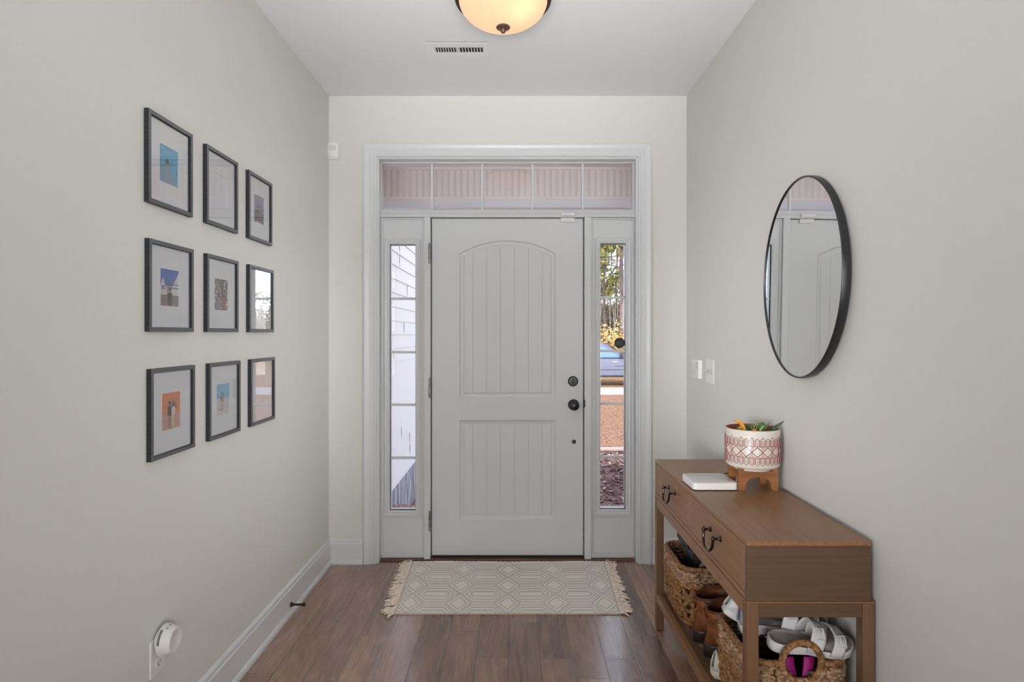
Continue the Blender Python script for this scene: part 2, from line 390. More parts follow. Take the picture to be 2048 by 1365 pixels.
# ------------------------------------------------------------------ front door
X0, X1, Z0, Z1 = dx(864), dx(1166), dz(1111), dz(437.5)
door = thing('door_1', None, None, ((X0+X1)/2, YD, Z0), kind='structure'); door['label'] = 'closed white two-panel front door with arched plank panel'
def arch_outline(x0, x1, z0, zs, zt, inset, n=20):
    # bottom-left, bottom-right, then arch from right to left
    pts = [(x0+inset, z0+inset), (x1-inset, z0+inset)]
    if zt - zs < 1e-6:
        pts += [(x1-inset, zs-inset), (x0+inset, zs-inset)]; return pts
    w = (x1-x0)/2; h = zt-zs; rad = (w*w+h*h)/(2*h); cz = zt-rad; cx = (x0+x1)/2; rr = rad-inset
    for k in range(n+1):
        x = (x1-inset) + ((x0+inset)-(x1-inset))*k/n
        pts.append((x, cz+math.sqrt(rr*rr-(x-cx)**2)))
    return pts
def slab():
    bm = bmesh.new()
    outs = [arch_outline(dx(919), dx(1111), dz(796), dz(507), dz(481), 0), arch_outline(dx(919), dx(1111), dz(1040), dz(841), dz(841), 0)]
    loops = [[(X0, Z0), (X1, Z0), (X1, Z1), (X0, Z1)]] + outs
    es = []
    for lp in loops:
        vs_ = [bm.verts.new((x, YD, z)) for x, z in lp]
        es += [bm.edges.new((vs_[i], vs_[(i+1) % len(vs_)])) for i in range(len(vs_))]
    bmesh.ops.triangle_fill(bm, edges=es, use_beauty=True, normal=(0,-1,0))
    mb = MB(); bm.verts.index_update()
    mb.add([v.co[:] for v in bm.verts], [[v.index for v in f.verts] for f in bm.faces]); bm.free()
    # sides and back
    y1 = YD+.044
    mb.add([(X0,YD,Z0),(X1,YD,Z0),(X1,YD,Z1),(X0,YD,Z1),(X0,y1,Z0),(X1,y1,Z0),(X1,y1,Z1),(X0,y1,Z1)], [(0,1,5,4),(1,2,6,5),(2,3,7,6),(3,0,4,7),(4,5,6,7)])
    prof = [(0,0),(.0035,.0045),(.008,.0085),(.018,.0095),(.0235,.0105),(.0255,.0070),(.031,.0045),(.034,.0045)]
    grooves = [dx(g) for g in (945.3, 973.2, 1001.1, 1029, 1056.9, 1084.7)]
    for (a0, a1, b0, bs, bt) in ((dx(919), dx(1111), dz(796), dz(507), dz(481)), (dx(919), dx(1111), dz(1040), dz(841), dz(841))):
        rows = []
        for ins, dep in prof:
            rows.append([(x, YD+dep, z) for x, z in arch_outline(a0, a1, b0, bs, bt, ins)])
        mb.grid(rows, cv=True)
        ins, dep = prof[-1]
        w = (a1-a0)/2; cx = (a0+a1)/2
        if bt-bs > 1e-6:
            h = bt-bs; rad = (w*w+h*h)/(2*h); cz = bt-rad
            top = lambda x: cz+math.sqrt((rad-ins)**2-(x-cx)**2)
        else: top = lambda x: bs-ins
        xs = set(a0+ins+(a1-a0-2*ins)*k/40 for k in range(41)); d = {}
        for g in grooves:
            xs = set(x for x in xs if abs(x-g) > .0035)
            for q, e in ((-.0028,0),(-.0008,.0030),(.0008,.0030),(.0028,0)): xs.add(g+q); d[g+q] = e
        xs = sorted(xs)
        mb.grid([[(x, YD+dep+d.get(x,0), b0+ins), (x, YD+dep+d.get(x,0), top(x))] for x in xs])
    return mb
slab().build('door_leaf', M['door'], door, smooth=False)

def hinge(px, y0, y1):
    mb = MB(); x = dx(px); za, zb = dz(y1), dz(y0)
    n = 5
    for k in range(n):
        a = za+(zb-za)*k/n+.0008; b = za+(zb-za)*(k+1)/n-.0008
        mb.lathe([(0,a),(.0068,a),(.0068,b),(0,b)], (x, YD-.033, 0), n=14)
    mb.lathe([(0,zb),(.004,zb),(.0055,zb+.004),(.003,zb+.008),(0,zb+.0085)], (x, YD-.033, 0), n=12)
    mb.lathe([(0,za-.006),(.004,za-.005),(.005,za),(0,za)], (x, YD-.033, 0), n=12)
    mb.box(x-.004, x+.002, YD-.034, YD-.002, za, zb)
    mb.build('hinge', M['hinge'], door, smooth=True, auto=40)
hinge(860.5, 490, 527); hinge(861, 758, 794); hinge(861, 1022, 1058)
# dead bolt
c = W(1146, 763, YD)
db = MB().lathe([(0,.0),(.031,.0),(.031,.004),(.027,.010),(.024,.013),(0,.014)], c, '-Y', 32).build('deadbolt', M['black'], door, smooth=True, auto=35)
MB().box(c.x-.0045, c.x+.0045, YD-.030, YD-.012, c.z-.017, c.z+.017).build('thumb_turn', M['black'], db, bevel=.003)
c = W(1147, 810, YD)
kn = MB().lathe([(0,0),(.033,0),(.033,.004),(.029,.009),(.014,.012),(.012,.030),(.018,.036),(.027,.046),(.029,.056),(.026,.064),(.016,.069),(0,.070)], c, '-Y', 36).build('door_knob', M['black'], door, smooth=True, auto=50)
c = W(1147.7, 884, YD)
MB().lathe([(0,0),(.0125,0),(.0125,.003),(.010,.005),(.006,.0052),(.005,.002),(0,.002)], c, '-Y', 20).build('lock_rosette', M['black'], door, smooth=True, auto=35)
c = W(1167.3, 808, YD-.02)
MB().lathe([(0,-.003),(.026,-.003),(.026,.003),(0,.003)], (dx(1167.6)+.001, YD-.012, c.z), 'X', 24).build('latch_plate', M['black'], door, smooth=True, auto=35)
# contact sensor
t = thing('door_sensor', 'small white two-part contact sensor at top right of the front door', 'sensor', (dx(1135), YD, dz(444)))
MB().box(dx(1121), dx(1148.5), YD-.016, YD-.0005, dz(445), dz(436.5)).build('sensor_body', M['white_plastic'], t, bevel=.002)
MB().box(dx(1121), dx(1148.5), YD-.040, YD-.0265, dz(434), dz(428)).build('magnet', M['white_plastic'], t, bevel=.002)

# ------------------------------------------------------------------ sticker on the right sidelight
t = thing('window_sticker', 'dark octagonal security sticker on the right sidelight glass', 'sticker', W(1239, 686.5, YD+.0265))
c = W(1239, 686.5, YD+.0262); r = .0335
o8 = [(c.x+r*math.cos(PI/8+k*PI/4), c.z+r*math.sin(PI/8+k*PI/4)) for k in range(8)]
mb = MB(); mb.add([(x, c.y, z) for x, z in o8]+[(x, c.y+.0006, z) for x, z in o8], [tuple(range(8)), tuple(range(15, 7, -1))]+[(k,(k+1)%8,8+(k+1)%8,8+k) for k in range(8)])
mb.build('octagon', mat('sticker_dark', (.008,.013,.022), .5), t)
MB().box(c.x-.026, c.x+.020, c.y-.0006, c.y-.0001, c.z-.010, c.z+.009).build('sticker_band', mat('sticker_band', (.045,.06,.06), .5), t)

# ------------------------------------------------------------------ colour rasters (photographs, rug)
def raster_plane(name, material, parent, w, h, nx, ny, fn, origin, ux, uy, smooth=False, dispn=None, disp=None):
    """flat grid, colours from fn(u, v) with u to the right, v upwards, both 0..1"""
    me = bpy.data.meshes.new(name); V = []; Fc = []; Cc = []
    origin = Vector(origin); ux = Vector(ux); uy = Vector(uy); off = Vector(parent.get('_org', (0,0,0))) if parent is not None else Vector((0,0,0))
    for j in range(ny+1):
        for i in range(nx+1):
            p = origin + ux*(w*(i/nx-.5)) + uy*(h*(j/ny-.5)) - off
            if disp: p = p + Vector(dispn)*disp(i/nx, j/ny)
            V.append(p)
    for j in range(ny):
        for i in range(nx):
            a = j*(nx+1)+i; Fc.append((a, a+1, a+nx+2, a+nx+1))
            Cc.append(fn((i+.5)/nx, (j+.5)/ny))
    me.from_pydata(V, [], Fc); at = me.color_attributes.new('Col', 'FLOAT_COLOR', 'CORNER')
    arr = np.ones((len(Fc), 4, 4), dtype=np.float32); arr[:, :, :3] = np.array(Cc, dtype=np.float32)[:, None, :]
    at.data.foreach_set('color', arr.ravel()); me.materials.append(material)
    if smooth: me.polygons.foreach_set('use_smooth', [True]*len(Fc))
    o = bpy.data.objects.new(name, me); COL.objects.link(o)
    if parent is not None: o.parent = parent
    return o
M['photo'] = attrmat('photo_print', .35, .4)

def ell(u, v, cu, cv, a, b): return ((u-cu)/a)**2 + ((v-cv)/b)**2 < 1
def nz2(u, v, s, k=0):
    a = math.sin(u*s*12.9898+v*s*78.233+k*3.7)*43758.5453; return a-math.floor(a)
def person(u, v, cu, foot, hgt, cloth, legs=None, skin=srgb(190,140,115), hair=srgb(60,40,30)):
    hd = hgt/7.2; top = foot+hgt; wdt = hgt*.13
    if ell(u, v, cu, top-hd*.35, hd*.62, hd*.45): return hair
    if ell(u, v, cu, top-hd*.65, hd*.5, hd*.5): return skin
    if foot+hgt*.47 < v < top-hd*1.15 and abs(u-cu) < wdt*(1.15-.3*abs(v-(foot+hgt*.65))/hgt): return cloth
    if foot < v <= foot+hgt*.47 and .012 < abs(u-cu) < wdt*.75: return legs or skin
    return None
def ph_portrait_sky(u, v):
    q = person(u, v, .42, -.55, 1.2, srgb(120,150,170))
    if q: return q
    return srgb(40, 150+30*nz2(int(u*8),int(v*9),1), 195+20*v) if v > .35 else srgb(90,160,190)
def ph_house(u, v):
    q = person(u, v, .52, -.35, .86, srgb(45,45,58), srgb(40,40,50))
    if q: return q
    if v < .30: return srgb(120+30*nz2(int(u*14),int(v*14),1), 118, 120)
    g1 = .78-abs(u-.16)*2.0; g2 = .95-abs(u-1.0)*1.2; g3 = .66-abs(u-.48)*.6
    if u < .36 and v < g1:
        return srgb(90,110,140) if .10 < u < .24 and .45 < v < .56 else srgb(220,205,200)
    if u > .62 and v < g2: return srgb(120,125,140) if (.58 < v < .61 or .49 < v < .51) else srgb(215,215,220)
    if v < g3: return srgb(80,70,80) if v > .56 else (srgb(150,80,80) if v < .40 and u < .35 else srgb(165,160,165))
    return srgb(25+20*v, 85+40*(1-v), 180)
def ph_lights(u, v):
    for cu, cl in ((.36, srgb(120,120,135)), (.72, srgb(150,60,60))):
        q = person(u, v, cu, -.5, 1.0, cl, srgb(70,70,85))
        if q: return q
    r = nz2(int(u*22), int(v*30), 1)
    if abs(u-.62) < .07 and v > .35: return srgb(60,45,42)
    if r > .86: return srgb(225,220,205)
    b = 60+90*nz2(int(u*9), int(v*12), 2); return srgb(b, b*.92, b*.82)
def ph_orange(u, v):
    q = person(u, v, .42, .02, .74, srgb(45,50,60), srgb(150,120,105)) or person(u, v, .62, .05, .66, srgb(225,215,205), srgb(215,200,190))
    if q: return q
    for k in range(9):
        a = R(20+k*18); du = u-.60; dv = v-.50
        L = du*math.cos(a)+dv*math.sin(a); P_ = abs(-du*math.sin(a)+dv*math.cos(a))
        if 0 < L < .46 and P_ < .028*(1-L/.5): return srgb(95,125,95) if k % 2 else srgb(60,85,65)
    return srgb(228,130,62) if v > .40 else srgb(190+20*nz2(int(u*16),int(v*16),1), 150, 125)
def ph_beach(u, v):
    q = person(u, v, .40, .20, .52, srgb(110,105,110)) or person(u, v, .50, .20, .48, srgb(170,150,140))
    if q: return q
    if .15 < v < .2 and .2 < u < .5: return srgb(90,110,140)
    if v > .68: return srgb(110,185,215)
    if v > .52: return srgb(40,150,195) if int(v*40+u*3) % 3 else srgb(190,220,230)
    g = 195+18*nz2(int(u*20), int(v*20), 1); return srgb(g, g*.98, g)
def ph_dusk(u, v):
    for cu, cl in ((.38, srgb(60,60,80)), (.62, srgb(110,80,70))):
        q = person(u, v, cu, -.45, 1.1, cl, skin=srgb(205,150,110))
        if q: return q
    return srgb(110+30*nz2(int(u*9),int(v*9),1), 125, 150) if v > .4 else srgb(60,65,80)
def ph_glare_mid(u, v):
    return (.76,.79,.84)  # flat pale tone, window glare on the glass put into the print
def ph_dock_old(u, v):
    q = person(u, v, .5, .05, .8, srgb(80,95,120), srgb(60,60,75))
    if q: return q
    return srgb(150,175,200) if v > .5 else srgb(110,105,100)
def ph_glare_top(u, v):
    return (.80,.81,.84)  # blank pale print in place of the transom glare
def ph_garden_old(u, v):
    q = person(u, v, .4, -.2, 1.0, srgb(200,195,190)) or person(u, v, .65, -.2, .92, srgb(70,80,100))
    if q: return q
    g = 90+60*nz2(int(u*12), int(v*12), 1); return srgb(g*.8, g, g*.6)
def ph_glare_low(u, v):
    return (.80,.80,.81)  # plain pale tone, white glare painted over the whole print
def ph_snow_old(u, v):
    q = person(u, v, .52, .1, .6, srgb(150,60,60), srgb(60,60,70))
    if q: return q
    return srgb(160,185,210) if v > .6 else srgb(205,208,214)

# ------------------------------------------------------------------ nine picture frames
M['frame_front'] = mat('satin_grey_frame_face', (.17,.18,.19), .38, .7)  # grey face on black frames, grazing window sheen put into its colour
M['frame'] = noisy('black_stained_frame', (.014,.015,.017), (.028,.030,.034), (40,40,300), .5, .05, 3, .3, dist=.0005)
ftop = [2.017, 1.633, 1.2445]; fh = .2765
cols = [[(297.7,386),(299,387.8),(302.5,390.5)], [(414,476.6),(415.1,477.5),(419.5,481.5)], [(498.6,545),(499.5,548),(502.6,550.5)]]
pics = [[ph_portrait_sky, ph_house, ph_orange], [ph_glare_top, ph_lights, ph_beach], [ph_dusk, ph_glare_mid, ph_glare_low]]
flab = [['black frame nearest the camera in the top row, with a turquoise photo', 'black frame nearest the camera in the middle row, photo of white gabled house', 'black frame nearest the camera in the bottom row, photo with orange wall'],
        ['black frame in the centre of the top row, glass reflecting the transom window', 'black frame at the centre of the nine, photo of couple before speckled trees', 'black frame in the centre of the bottom row, photo of couple on a beach'],
        ['black frame nearest the front door in the top row, small dark photo low in it', 'black frame nearest the front door in the middle row, glass washed out by reflection', 'black frame nearest the front door in the bottom row, glass showing a white reflection']]
XF = XL+.0155
for ci in range(3):
    for ri in range(3):
        n0, n1 = cols[ci][ri]; y0 = F*(-XF)/(CX-n0); y1 = F*(-XF)/(CX-n1)
        zt = ftop[ri]; zb = zt-fh; yc = (y0+y1)/2; zc = (zt+zb)/2
        t = thing('picture_frame', flab[ci][ri], 'picture frame', (XL, yc, zb), group='black picture frames on the left wall')
        mb = MB()
        mb.sweep([(y0, zb), (y1, zb), (y1, zt), (y0, zt)], [(0,.0008),(0,.0155)], lambda a, b, h: (XL+h, a, b), closed=True)
        mb.sweep([(y0, zb), (y1, zb), (y1, zt), (y0, zt)], [(0,.0155),(.0125,.0155)], lambda a, b, h: (XL+h, a, b), closed=True, m=1)
        mb.sweep([(y0, zb), (y1, zb), (y1, zt), (y0, zt)], [(.0125,.0155),(.0135,.0145),(.0135,.0008)], lambda a, b, h: (XL+h, a, b), closed=True)
        mb.build('frame', [M['frame'], M['frame_front']], t)
        mb = MB(); ow, oh = (y1-y0)*.21, .0575
        i0, i1, j0, j1 = y0+.0135, y1-.0135, zb+.0135, zt-.0135
        mb.sweep([(yc-ow, zc-oh), (yc-ow, zc+oh), (yc+ow, zc+oh), (yc+ow, zc-oh)], [(0,.004),(0,.0062),(.0005,.0065)], lambda a, b, h: (XL+h, a, b), closed=True)
        x = XL+.0065
        mb.box(x-.002, x, i0, yc-ow-.0005, j0, j1); mb.box(x-.002, x, yc+ow+.0005, i1, j0, j1); mb.box(x-.002, x, yc-ow-.0005, yc+ow+.0005, j0, zc-oh-.0005); mb.box(x-.002, x, yc-ow-.0005, yc+ow+.0005, zc+oh+.0005, j1)
        mb.build('mat_board', M['mat_board'], t)
        raster_plane('photo', M['photo'], t, 2*ow, 2*oh, 44, 52, pics[ci][ri], (XL+.0042, yc, zc), (0,1,0), (0,0,1))
        MB().box(XL+.0085, XL+.0100, i0, i1, j0, j1).build('picture_glass', M['pictureglass'], t)

# ------------------------------------------------------------------ round mirror
yc, zc, ra, rb = 2.0754, 1.543, .3007, .3465
t = thing('wall_mirror', 'thin black-framed oval mirror on the right wall above the console', 'mirror', (XR, yc, zc-rb))
NN = 96
th_, tv_ = .0225, .010
def mtilt(h, yy_, zz_): return (XR-h+yy_*th_+zz_*tv_, yc+yy_, zc+zz_)
mb = MB(); P = []
for k in range(NN):
    a = 2*PI*k/NN
    P.append([mtilt(h, (ra-off)*math.cos(a), (rb-off)*math.sin(a)) for off, h in ((0,.0095),(0,.031),(.0012,.0325),(.0052,.0325),(.006,.0315),(.006,.022))])
mb.grid(P, cu=True); mb.build('mirror_frame', mat('mirror_frame_black', (.016,.016,.018), .3, .3, .7), t, smooth=True, auto=40)
mb = MB()
def mp_(k, h): a = 2*PI*k/NN; return mtilt(h, (ra-.0056)*math.cos(a), (rb-.0056)*math.sin(a))
mb.add([mp_(k, .0285) for k in range(NN)]+[mp_(k, .024) for k in range(NN)], [tuple(range(NN)), tuple(range(2*NN-1, NN-1, -1))]+[(k,(k+1)%NN,NN+(k+1)%NN,NN+k) for k in range(NN)])
mb.build('mirror_glass', M['mirror'], t)

# ------------------------------------------------------------------ small wall and ceiling devices
Y0_ = YB
t = thing('motion_sensor', 'small white motion sensor high in the left corner of the door wall', 'sensor', (wx(666,YB), YB, wz(318,YB)))
x0, x1, z0, z1 = wx(655,YB-.02), wx(676.5,YB-.02), wz(318,YB-.02), wz(283.5,YB-.02)
P = []
for k in range(9):
    u = k/8; x = x0+(x1-x0)*u; b = .030-.012*(2*u-1)**2
    P.append([(x, YB-.001, z0), (x, YB-b*.55, z0+.001), (x, YB-b, z0+.012), (x, YB-b-.004, (z0+z1)/2), (x, YB-b, z1-.008), (x, YB-b*.6, z1), (x, YB-.001, z1)])
mb = MB().grid(P); mb.poly(P[0]); mb.poly(P[-1][::-1]); mb.build('housing', M['white_plastic'], t, smooth=True, auto=35)
MB().box(x0+.014, x1-.010, YB-.0355, YB-.0325, z0+.048, z0+.074).build('lens', mat('sensor_lens', (.62,.62,.60), .5), t, bevel=.003)

t = thing('alarm_keypad', 'thick white alarm keypad on right wall nearest the door corner', 'keypad', (XR, 3.29, 1.107))
MB().box(XR-.0225, XR-.0005, 3.228, 3.352, 1.107, 1.2085).build('housing', M['white_plastic'], t, bevel=.004, seg=3)
mb = MB()
for i in range(4):
    for j in range(3): mb.box(XR-.0240, XR-.0224, 3.285+.016*j, 3.296+.016*j, 1.122+.018*i, 1.133+.018*i)
mb.build('buttons', mat('keypad_buttons', (.60,.59,.60), .5), t, bevel=.001)
MB().box(XR-.0232, XR-.0224, 3.240, 3.270, 1.16, 1.195).build('display', mat('keypad_display', (.55,.57,.56), .3), t)

t = thing('light_switch', 'white double toggle switch plate beside the alarm keypad', 'light switch', (XR, 3.10, 1.094))
MB().box(XR-.006, XR-.0004, 3.035, 3.155, 1.094, 1.216).build('switch_plate', M['white_plastic'], t, bevel=.002)
for yy_, s in ((3.072, 1), (3.118, -1)):
    mb = MB(); zc_ = 1.155
    mb.box(XR-.0068, XR-.0062, yy_-.006, yy_+.006, zc_-.013, zc_+.013)
    mb.tube([(XR-.006, yy_, zc_), (XR-.018, yy_, zc_+.007*s)], [.0045,.0035], 8)
    mb.build('toggle', mat('toggle_plastic', (.5,.49,.47), .4), t)

t = thing('ceiling_vent', 'white louvered air vent in the ceiling before the door', 'vent', (-.283, 2.95, H))
va, vb, vc, vd = -.434, -.132, 2.877, 3.020
mb = MB(); ix0, ix1, iy0, iy1 = va+.040, vb-.022, vc+.046, vd-.046
for a in ((va, ix0, vc, vd), (ix1, vb, vc, vd), (ix0, ix1, vc, iy0), (ix0, ix1, iy1, vd)): mb.box(a[0], a[1], a[2], a[3], H-.0048, H-.0026)
mb.box(-.284, -.276, iy0, iy1, H-.0048, H-.0026)
mb.build('vent_frame', mat('vent_paint', (.78,.79,.79), .4), t, bevel=.0006)
MB().box(va+.002, vb-.002, vc+.0012, vd-.002, H-.0024, H-.0006).build('duct_opening', M['dark'], t)  # dark sheet for the shade in the slots and along the frame edge
for rg_ in ((ix0+.004, -.288), (-.272, ix1-.002)):
    for k in range(9):
        x = rg_[0]+(rg_[1]-rg_[0])*k/8
        mb = MB(); mb.add([(x-.0022, iy0, H-0.0054),(x+.0014, iy0, H-0.0028),(x+.0014, iy1, H-0.0028),(x-.0022, iy1, H-0.0054),(x-.0014, iy0, H-0.0058),(x+.0022, iy0, H-0.0032),(x+.0022, iy1, H-0.0032),(x-.0014, iy1, H-0.0058)], [(0,1,2,3),(4,5,6,7),(0,1,5,4),(2,3,7,6),(0,3,7,4),(1,2,6,5)])
        mb.build('louvre', M['trim'], t)

# ceiling lamp
LX, LY = -.046, 2.325
t = thing('ceiling_lamp', 'amber-white glass bowl ceiling lamp with bronze rim and finial', 'ceiling lamp', (LX, LY, H))
bowl = bpy.data.materials.new('frosted_amber_glass'); bowl.use_nodes = True; n = bowl.node_tree.nodes; l = bowl.node_tree.links; n.clear()
oo = n.new('ShaderNodeOutputMaterial'); m1 = n.new('ShaderNodeMixShader'); tr = n.new('ShaderNodeBsdfTranslucent'); pr = n.new('ShaderNodeBsdfPrincipled'); em = n.new('ShaderNodeEmission'); ads = n.new('ShaderNodeAddShader')
tr.inputs[0].default_value = (1.0,.60,.33,1); pr.inputs['Base Color'].default_value = (.60,.46,.34,1); pr.inputs['Roughness'].default_value = .25
em.inputs[0].default_value = (1,.72,.50,1); em.inputs[1].default_value = .42
m1.inputs[0].default_value = .32; l.new(tr.outputs[0], m1.inputs[1]); l.new(pr.outputs[0], m1.inputs[2]); l.new(m1.outputs[0], ads.inputs[0]); l.new(em.outputs[0], ads.inputs[1]); l.new(ads.outputs[0], oo.inputs[0])
rim_z = H-.105; br = .172; dep = .105
prof = [(br*math.sin(PI/2*k/20), rim_z-dep*math.cos(PI/2*k/20)) for k in range(21)]
MB().lathe(prof, (LX, LY, 0), n=64).build('glass_bowl', bowl, t, smooth=True)
MB().lathe([(br-.006, rim_z-.012),(br+.012, rim_z-.010),(br+.016, rim_z),(br+.010, rim_z+.016),(br-.004, rim_z+.020),(br-.004,rim_z+.012),(br-.006, rim_z-.012)], (LX, LY, 0), n=64).build('rim', M['bronze'], t, smooth=True, auto=40)
MB().lathe([(0,H-.0008),(.075,H-.0008),(.075,H-.018),(.05,H-.03),(.012,H-.034),(.010,rim_z-dep+.002),(0,rim_z-dep+.002)], (LX, LY, 0), n=40).build('canopy', M['bronze'], t, smooth=True, auto=40)
zf = rim_z-dep
MB().lathe([(0,zf+.001),(.025,zf+.001),(.0275,zf-.003),(.024,zf-.007),(.0095,zf-.009),(.0095,zf-.020),(.007,zf-.023),(0,zf-.023)], (LX, LY, 0), n=28).build('finial', noisy('finial_bronze', (.12,.07,.045),(.16,.10,.07),(20,20,20),.4,metal=.6), t, smooth=True, auto=40)
for k, (ax, ay) in enumerate(((.055,-.05), (-.06, .045))):
    b = MB().lathe([(0,-.03),(.018,-.024),(.026,-.008),(.027,.006),(.02,.024),(.013,.034),(.013,.05),(0,.05)], (LX+ax, LY+ay, rim_z-.035), n=20)
    bm_ = mat('bulb_glow', (1,.9,.7), .4); bm_.node_tree.nodes['Principled BSDF'].inputs['Emission Color'].default_value = (1,.93,.84,1); bm_.node_tree.nodes['Principled BSDF'].inputs['Emission Strength'].default_value = 2.8 if k == 0 else .7
    b.build('bulb', bm_, t, smooth=True)

# door stop on the left baseboard
yq = 1200/415; zq = .044
t = thing('door_stop', 'dark bronze door stop screwed to the left baseboard', 'door stop', (XL+.0145, yq, zq))
MB().lathe([(0,.0),(.012,.0),(.012,.003),(.008,.008),(.0055,.018),(.005,.052),(.008,.056),(.0085,.066),(.0075,.070),(0,.070)], (XL+.0148, yq, zq), 'X', 20).build('post', M['bronze'], t, smooth=True, auto=35)

# outlet with plug-in device
t = thing('wall_outlet', 'white duplex wall outlet low on the left wall', 'outlet', (XL, 1.833, .313))
MB().box(XL+.0004, XL+.006, 1.794, 1.872, .313, .426).build('cover_plate', M['white_plastic'], t, bevel=.002)
for zc_ in (.345, .394):
    s_ = MB(); pts = []
    for k in range(20):
        a = 2*PI*k/20; pts.append((1.833+.0165*math.cos(a), zc_+max(-.0135, min(.0135, .0165*math.sin(a)))))
    s_.add([(XL+.006, a, b) for a, b in pts]+[(XL+.0078, a, b) for a, b in pts], [tuple(range(20,40))]+[(k,(k+1)%20,20+(k+1)%20,20+k) for k in range(20)])
    r_ = s_.build('socket', M['white_plastic'], t)
    h_ = MB(); h_.box(XL+.0076, XL+.0080, 1.8255, 1.8275, zc_-.002, zc_+.007).box(XL+.0076, XL+.0080, 1.8385, 1.8405, zc_-.002, zc_+.006).box(XL+.0076, XL+.0080, 1.8310, 1.8350, zc_-.0095, zc_-.0055)
    h_.build('slots', M['dark'], r_)
t = thing('plug_in_device', 'round white plug-in air freshener in the upper socket of the left outlet', 'plug-in device', (XL+.008, 1.833, .40))
wp = mat('matte_white_plastic', (.70,.69,.67), .45)
MB().lathe([(0,.0),(.028,.0),(.030,.010),(.046,.013),(.0475,.018),(.0375,.046),(.035,.050),(.031,.0505),(.029,.0495),(0,.0495)], (XL+.0085, 1.833, .415), 'X', 48).build('body', wp, t, smooth=True, auto=30)
mb = MB()
for a in np.linspace(R(95), R(165), 12):
    pass
P = [[(XL+.0085+h, 1.833-rr_*math.cos(a), .415+rr_*math.sin(a)) for h, rr_ in ((.019,.0480),(.026,.0464))] for a in np.linspace(R(5), R(60), 14)]
mb.grid(P); mb.build('vent_slot', mat('slot_grey', (.16,.155,.14), .6), t, fixn=False)
for aa in (70, 92):
    a = R(aa); P = [[(XL+.0085+h, 1.833-rr_*math.cos(a+q), .415+rr_*math.sin(a+q)) for h, rr_ in ((.030,.0454),(.036,.0438))] for q in (-.06, .0, .06)]
    MB().grid(P).build('vent_slot', mat('slot_grey', (.25,.24,.22), .6), t, fixn=False)

def text_obj(name, body, size, loc, rot, material, parent, ext=.0002, bold=False):
    cu = bpy.data.curves.new(name, 'FONT'); cu.body = body; cu.size = size; cu.extrude = ext; cu.align_x = 'CENTER'; cu.align_y = 'CENTER'
    o = bpy.data.objects.new(name, cu); COL.objects.link(o)
    dg = bpy.context.evaluated_depsgraph_get(); me = bpy.data.meshes.new_from_object(o.evaluated_get(dg)); bpy.data.objects.remove(o)
    me.materials.clear(); me.materials.append(material)
    o = bpy.data.objects.new(name, me); COL.objects.link(o); o.rotation_euler = rot
    if parent is not None:
        o.parent = parent; o.location = Vector(loc)-Vector(parent.get('_org', (0,0,0)))
    else: o.location = loc
    return o
for q in ((1.822, 1.838, .4355, .4362), (1.820, 1.832, .430, .4308), (1.827, 1.836, .3885, .3893)): MB().box(XL+.0581, XL+.0584, *q).build('printed_mark', mat('grey_print', (.3,.3,.3), .6), t)

# ------------------------------------------------------------------ rug
RL, RR_, RN, RF_ = -.585, .510, 2.880, 3.530
def rugpat(u, v):
    x = u*(RR_-RL)-.547; y = v*(RF_-RN)-.325
    pw, ph_, k = .242, .2135, .62; Hh = ph_/2
    cy = (math.floor(y/ph_)+.5)*ph_; cx = (math.floor(x/pw)+.5)*pw
    ax, ay = abs(x-cx), abs(y-cy)
    if ax+k*ay <= pw/2:
        return ('h', max((ay-.026)/(Hh-.026), (ax+k*ay-.066)/(pw/2-.066)))
    qx = abs(x-round(x/pw)*pw); qy = abs(y-round(y/ph_)*ph_)
    return ('d', (qx+k*qy)/(k*Hh))
rl_, rd_ = srgb(244,235,226), srgb(204,197,191)
def lines(kd, d):
    if kd == 'd': e = [(.56,.68),(.90,1.1)]
    else: e = [(-.05,.10),(.36,.50),(.72,.84),(.96,1.1)]
    return 1 if any(a_ <= d < b_ for a_, b_ in e) else 0
def rugcol(u, v):
    f_ = lines(*rugpat(u, v)); g = .96+.08*nz2(int(u*300), int(v*200), 1)
    if u < .012 or u > .988: f_ = 1
    return tuple(q*g for q in (rd_ if f_ else rl_))
M['rug'] = attrmat('woven_rug', .95, .1, bump=.5)
rug = thing('doormat', 'beige fringed rug with hexagon pattern in front of the door', 'rug', ((RL+RR_)/2, (RN+RF_)/2, 0))
def curl(u, v):
    e = max(0, (v-.94)/.06); return .004*e + .0015*math.sin(u*9)*v + (.0 if lines(*rugpat(min(.999,u), min(.999,v))) else .0012)
rp = raster_plane('woven_field', M['rug'], rug, RR_-RL, RF_-RN, 330, 200, rugcol, ((RL+RR_)/2, (RN+RF_)/2, .006), (1,0,0), (0,1,0), smooth=True, dispn=(0,0,1), disp=curl)
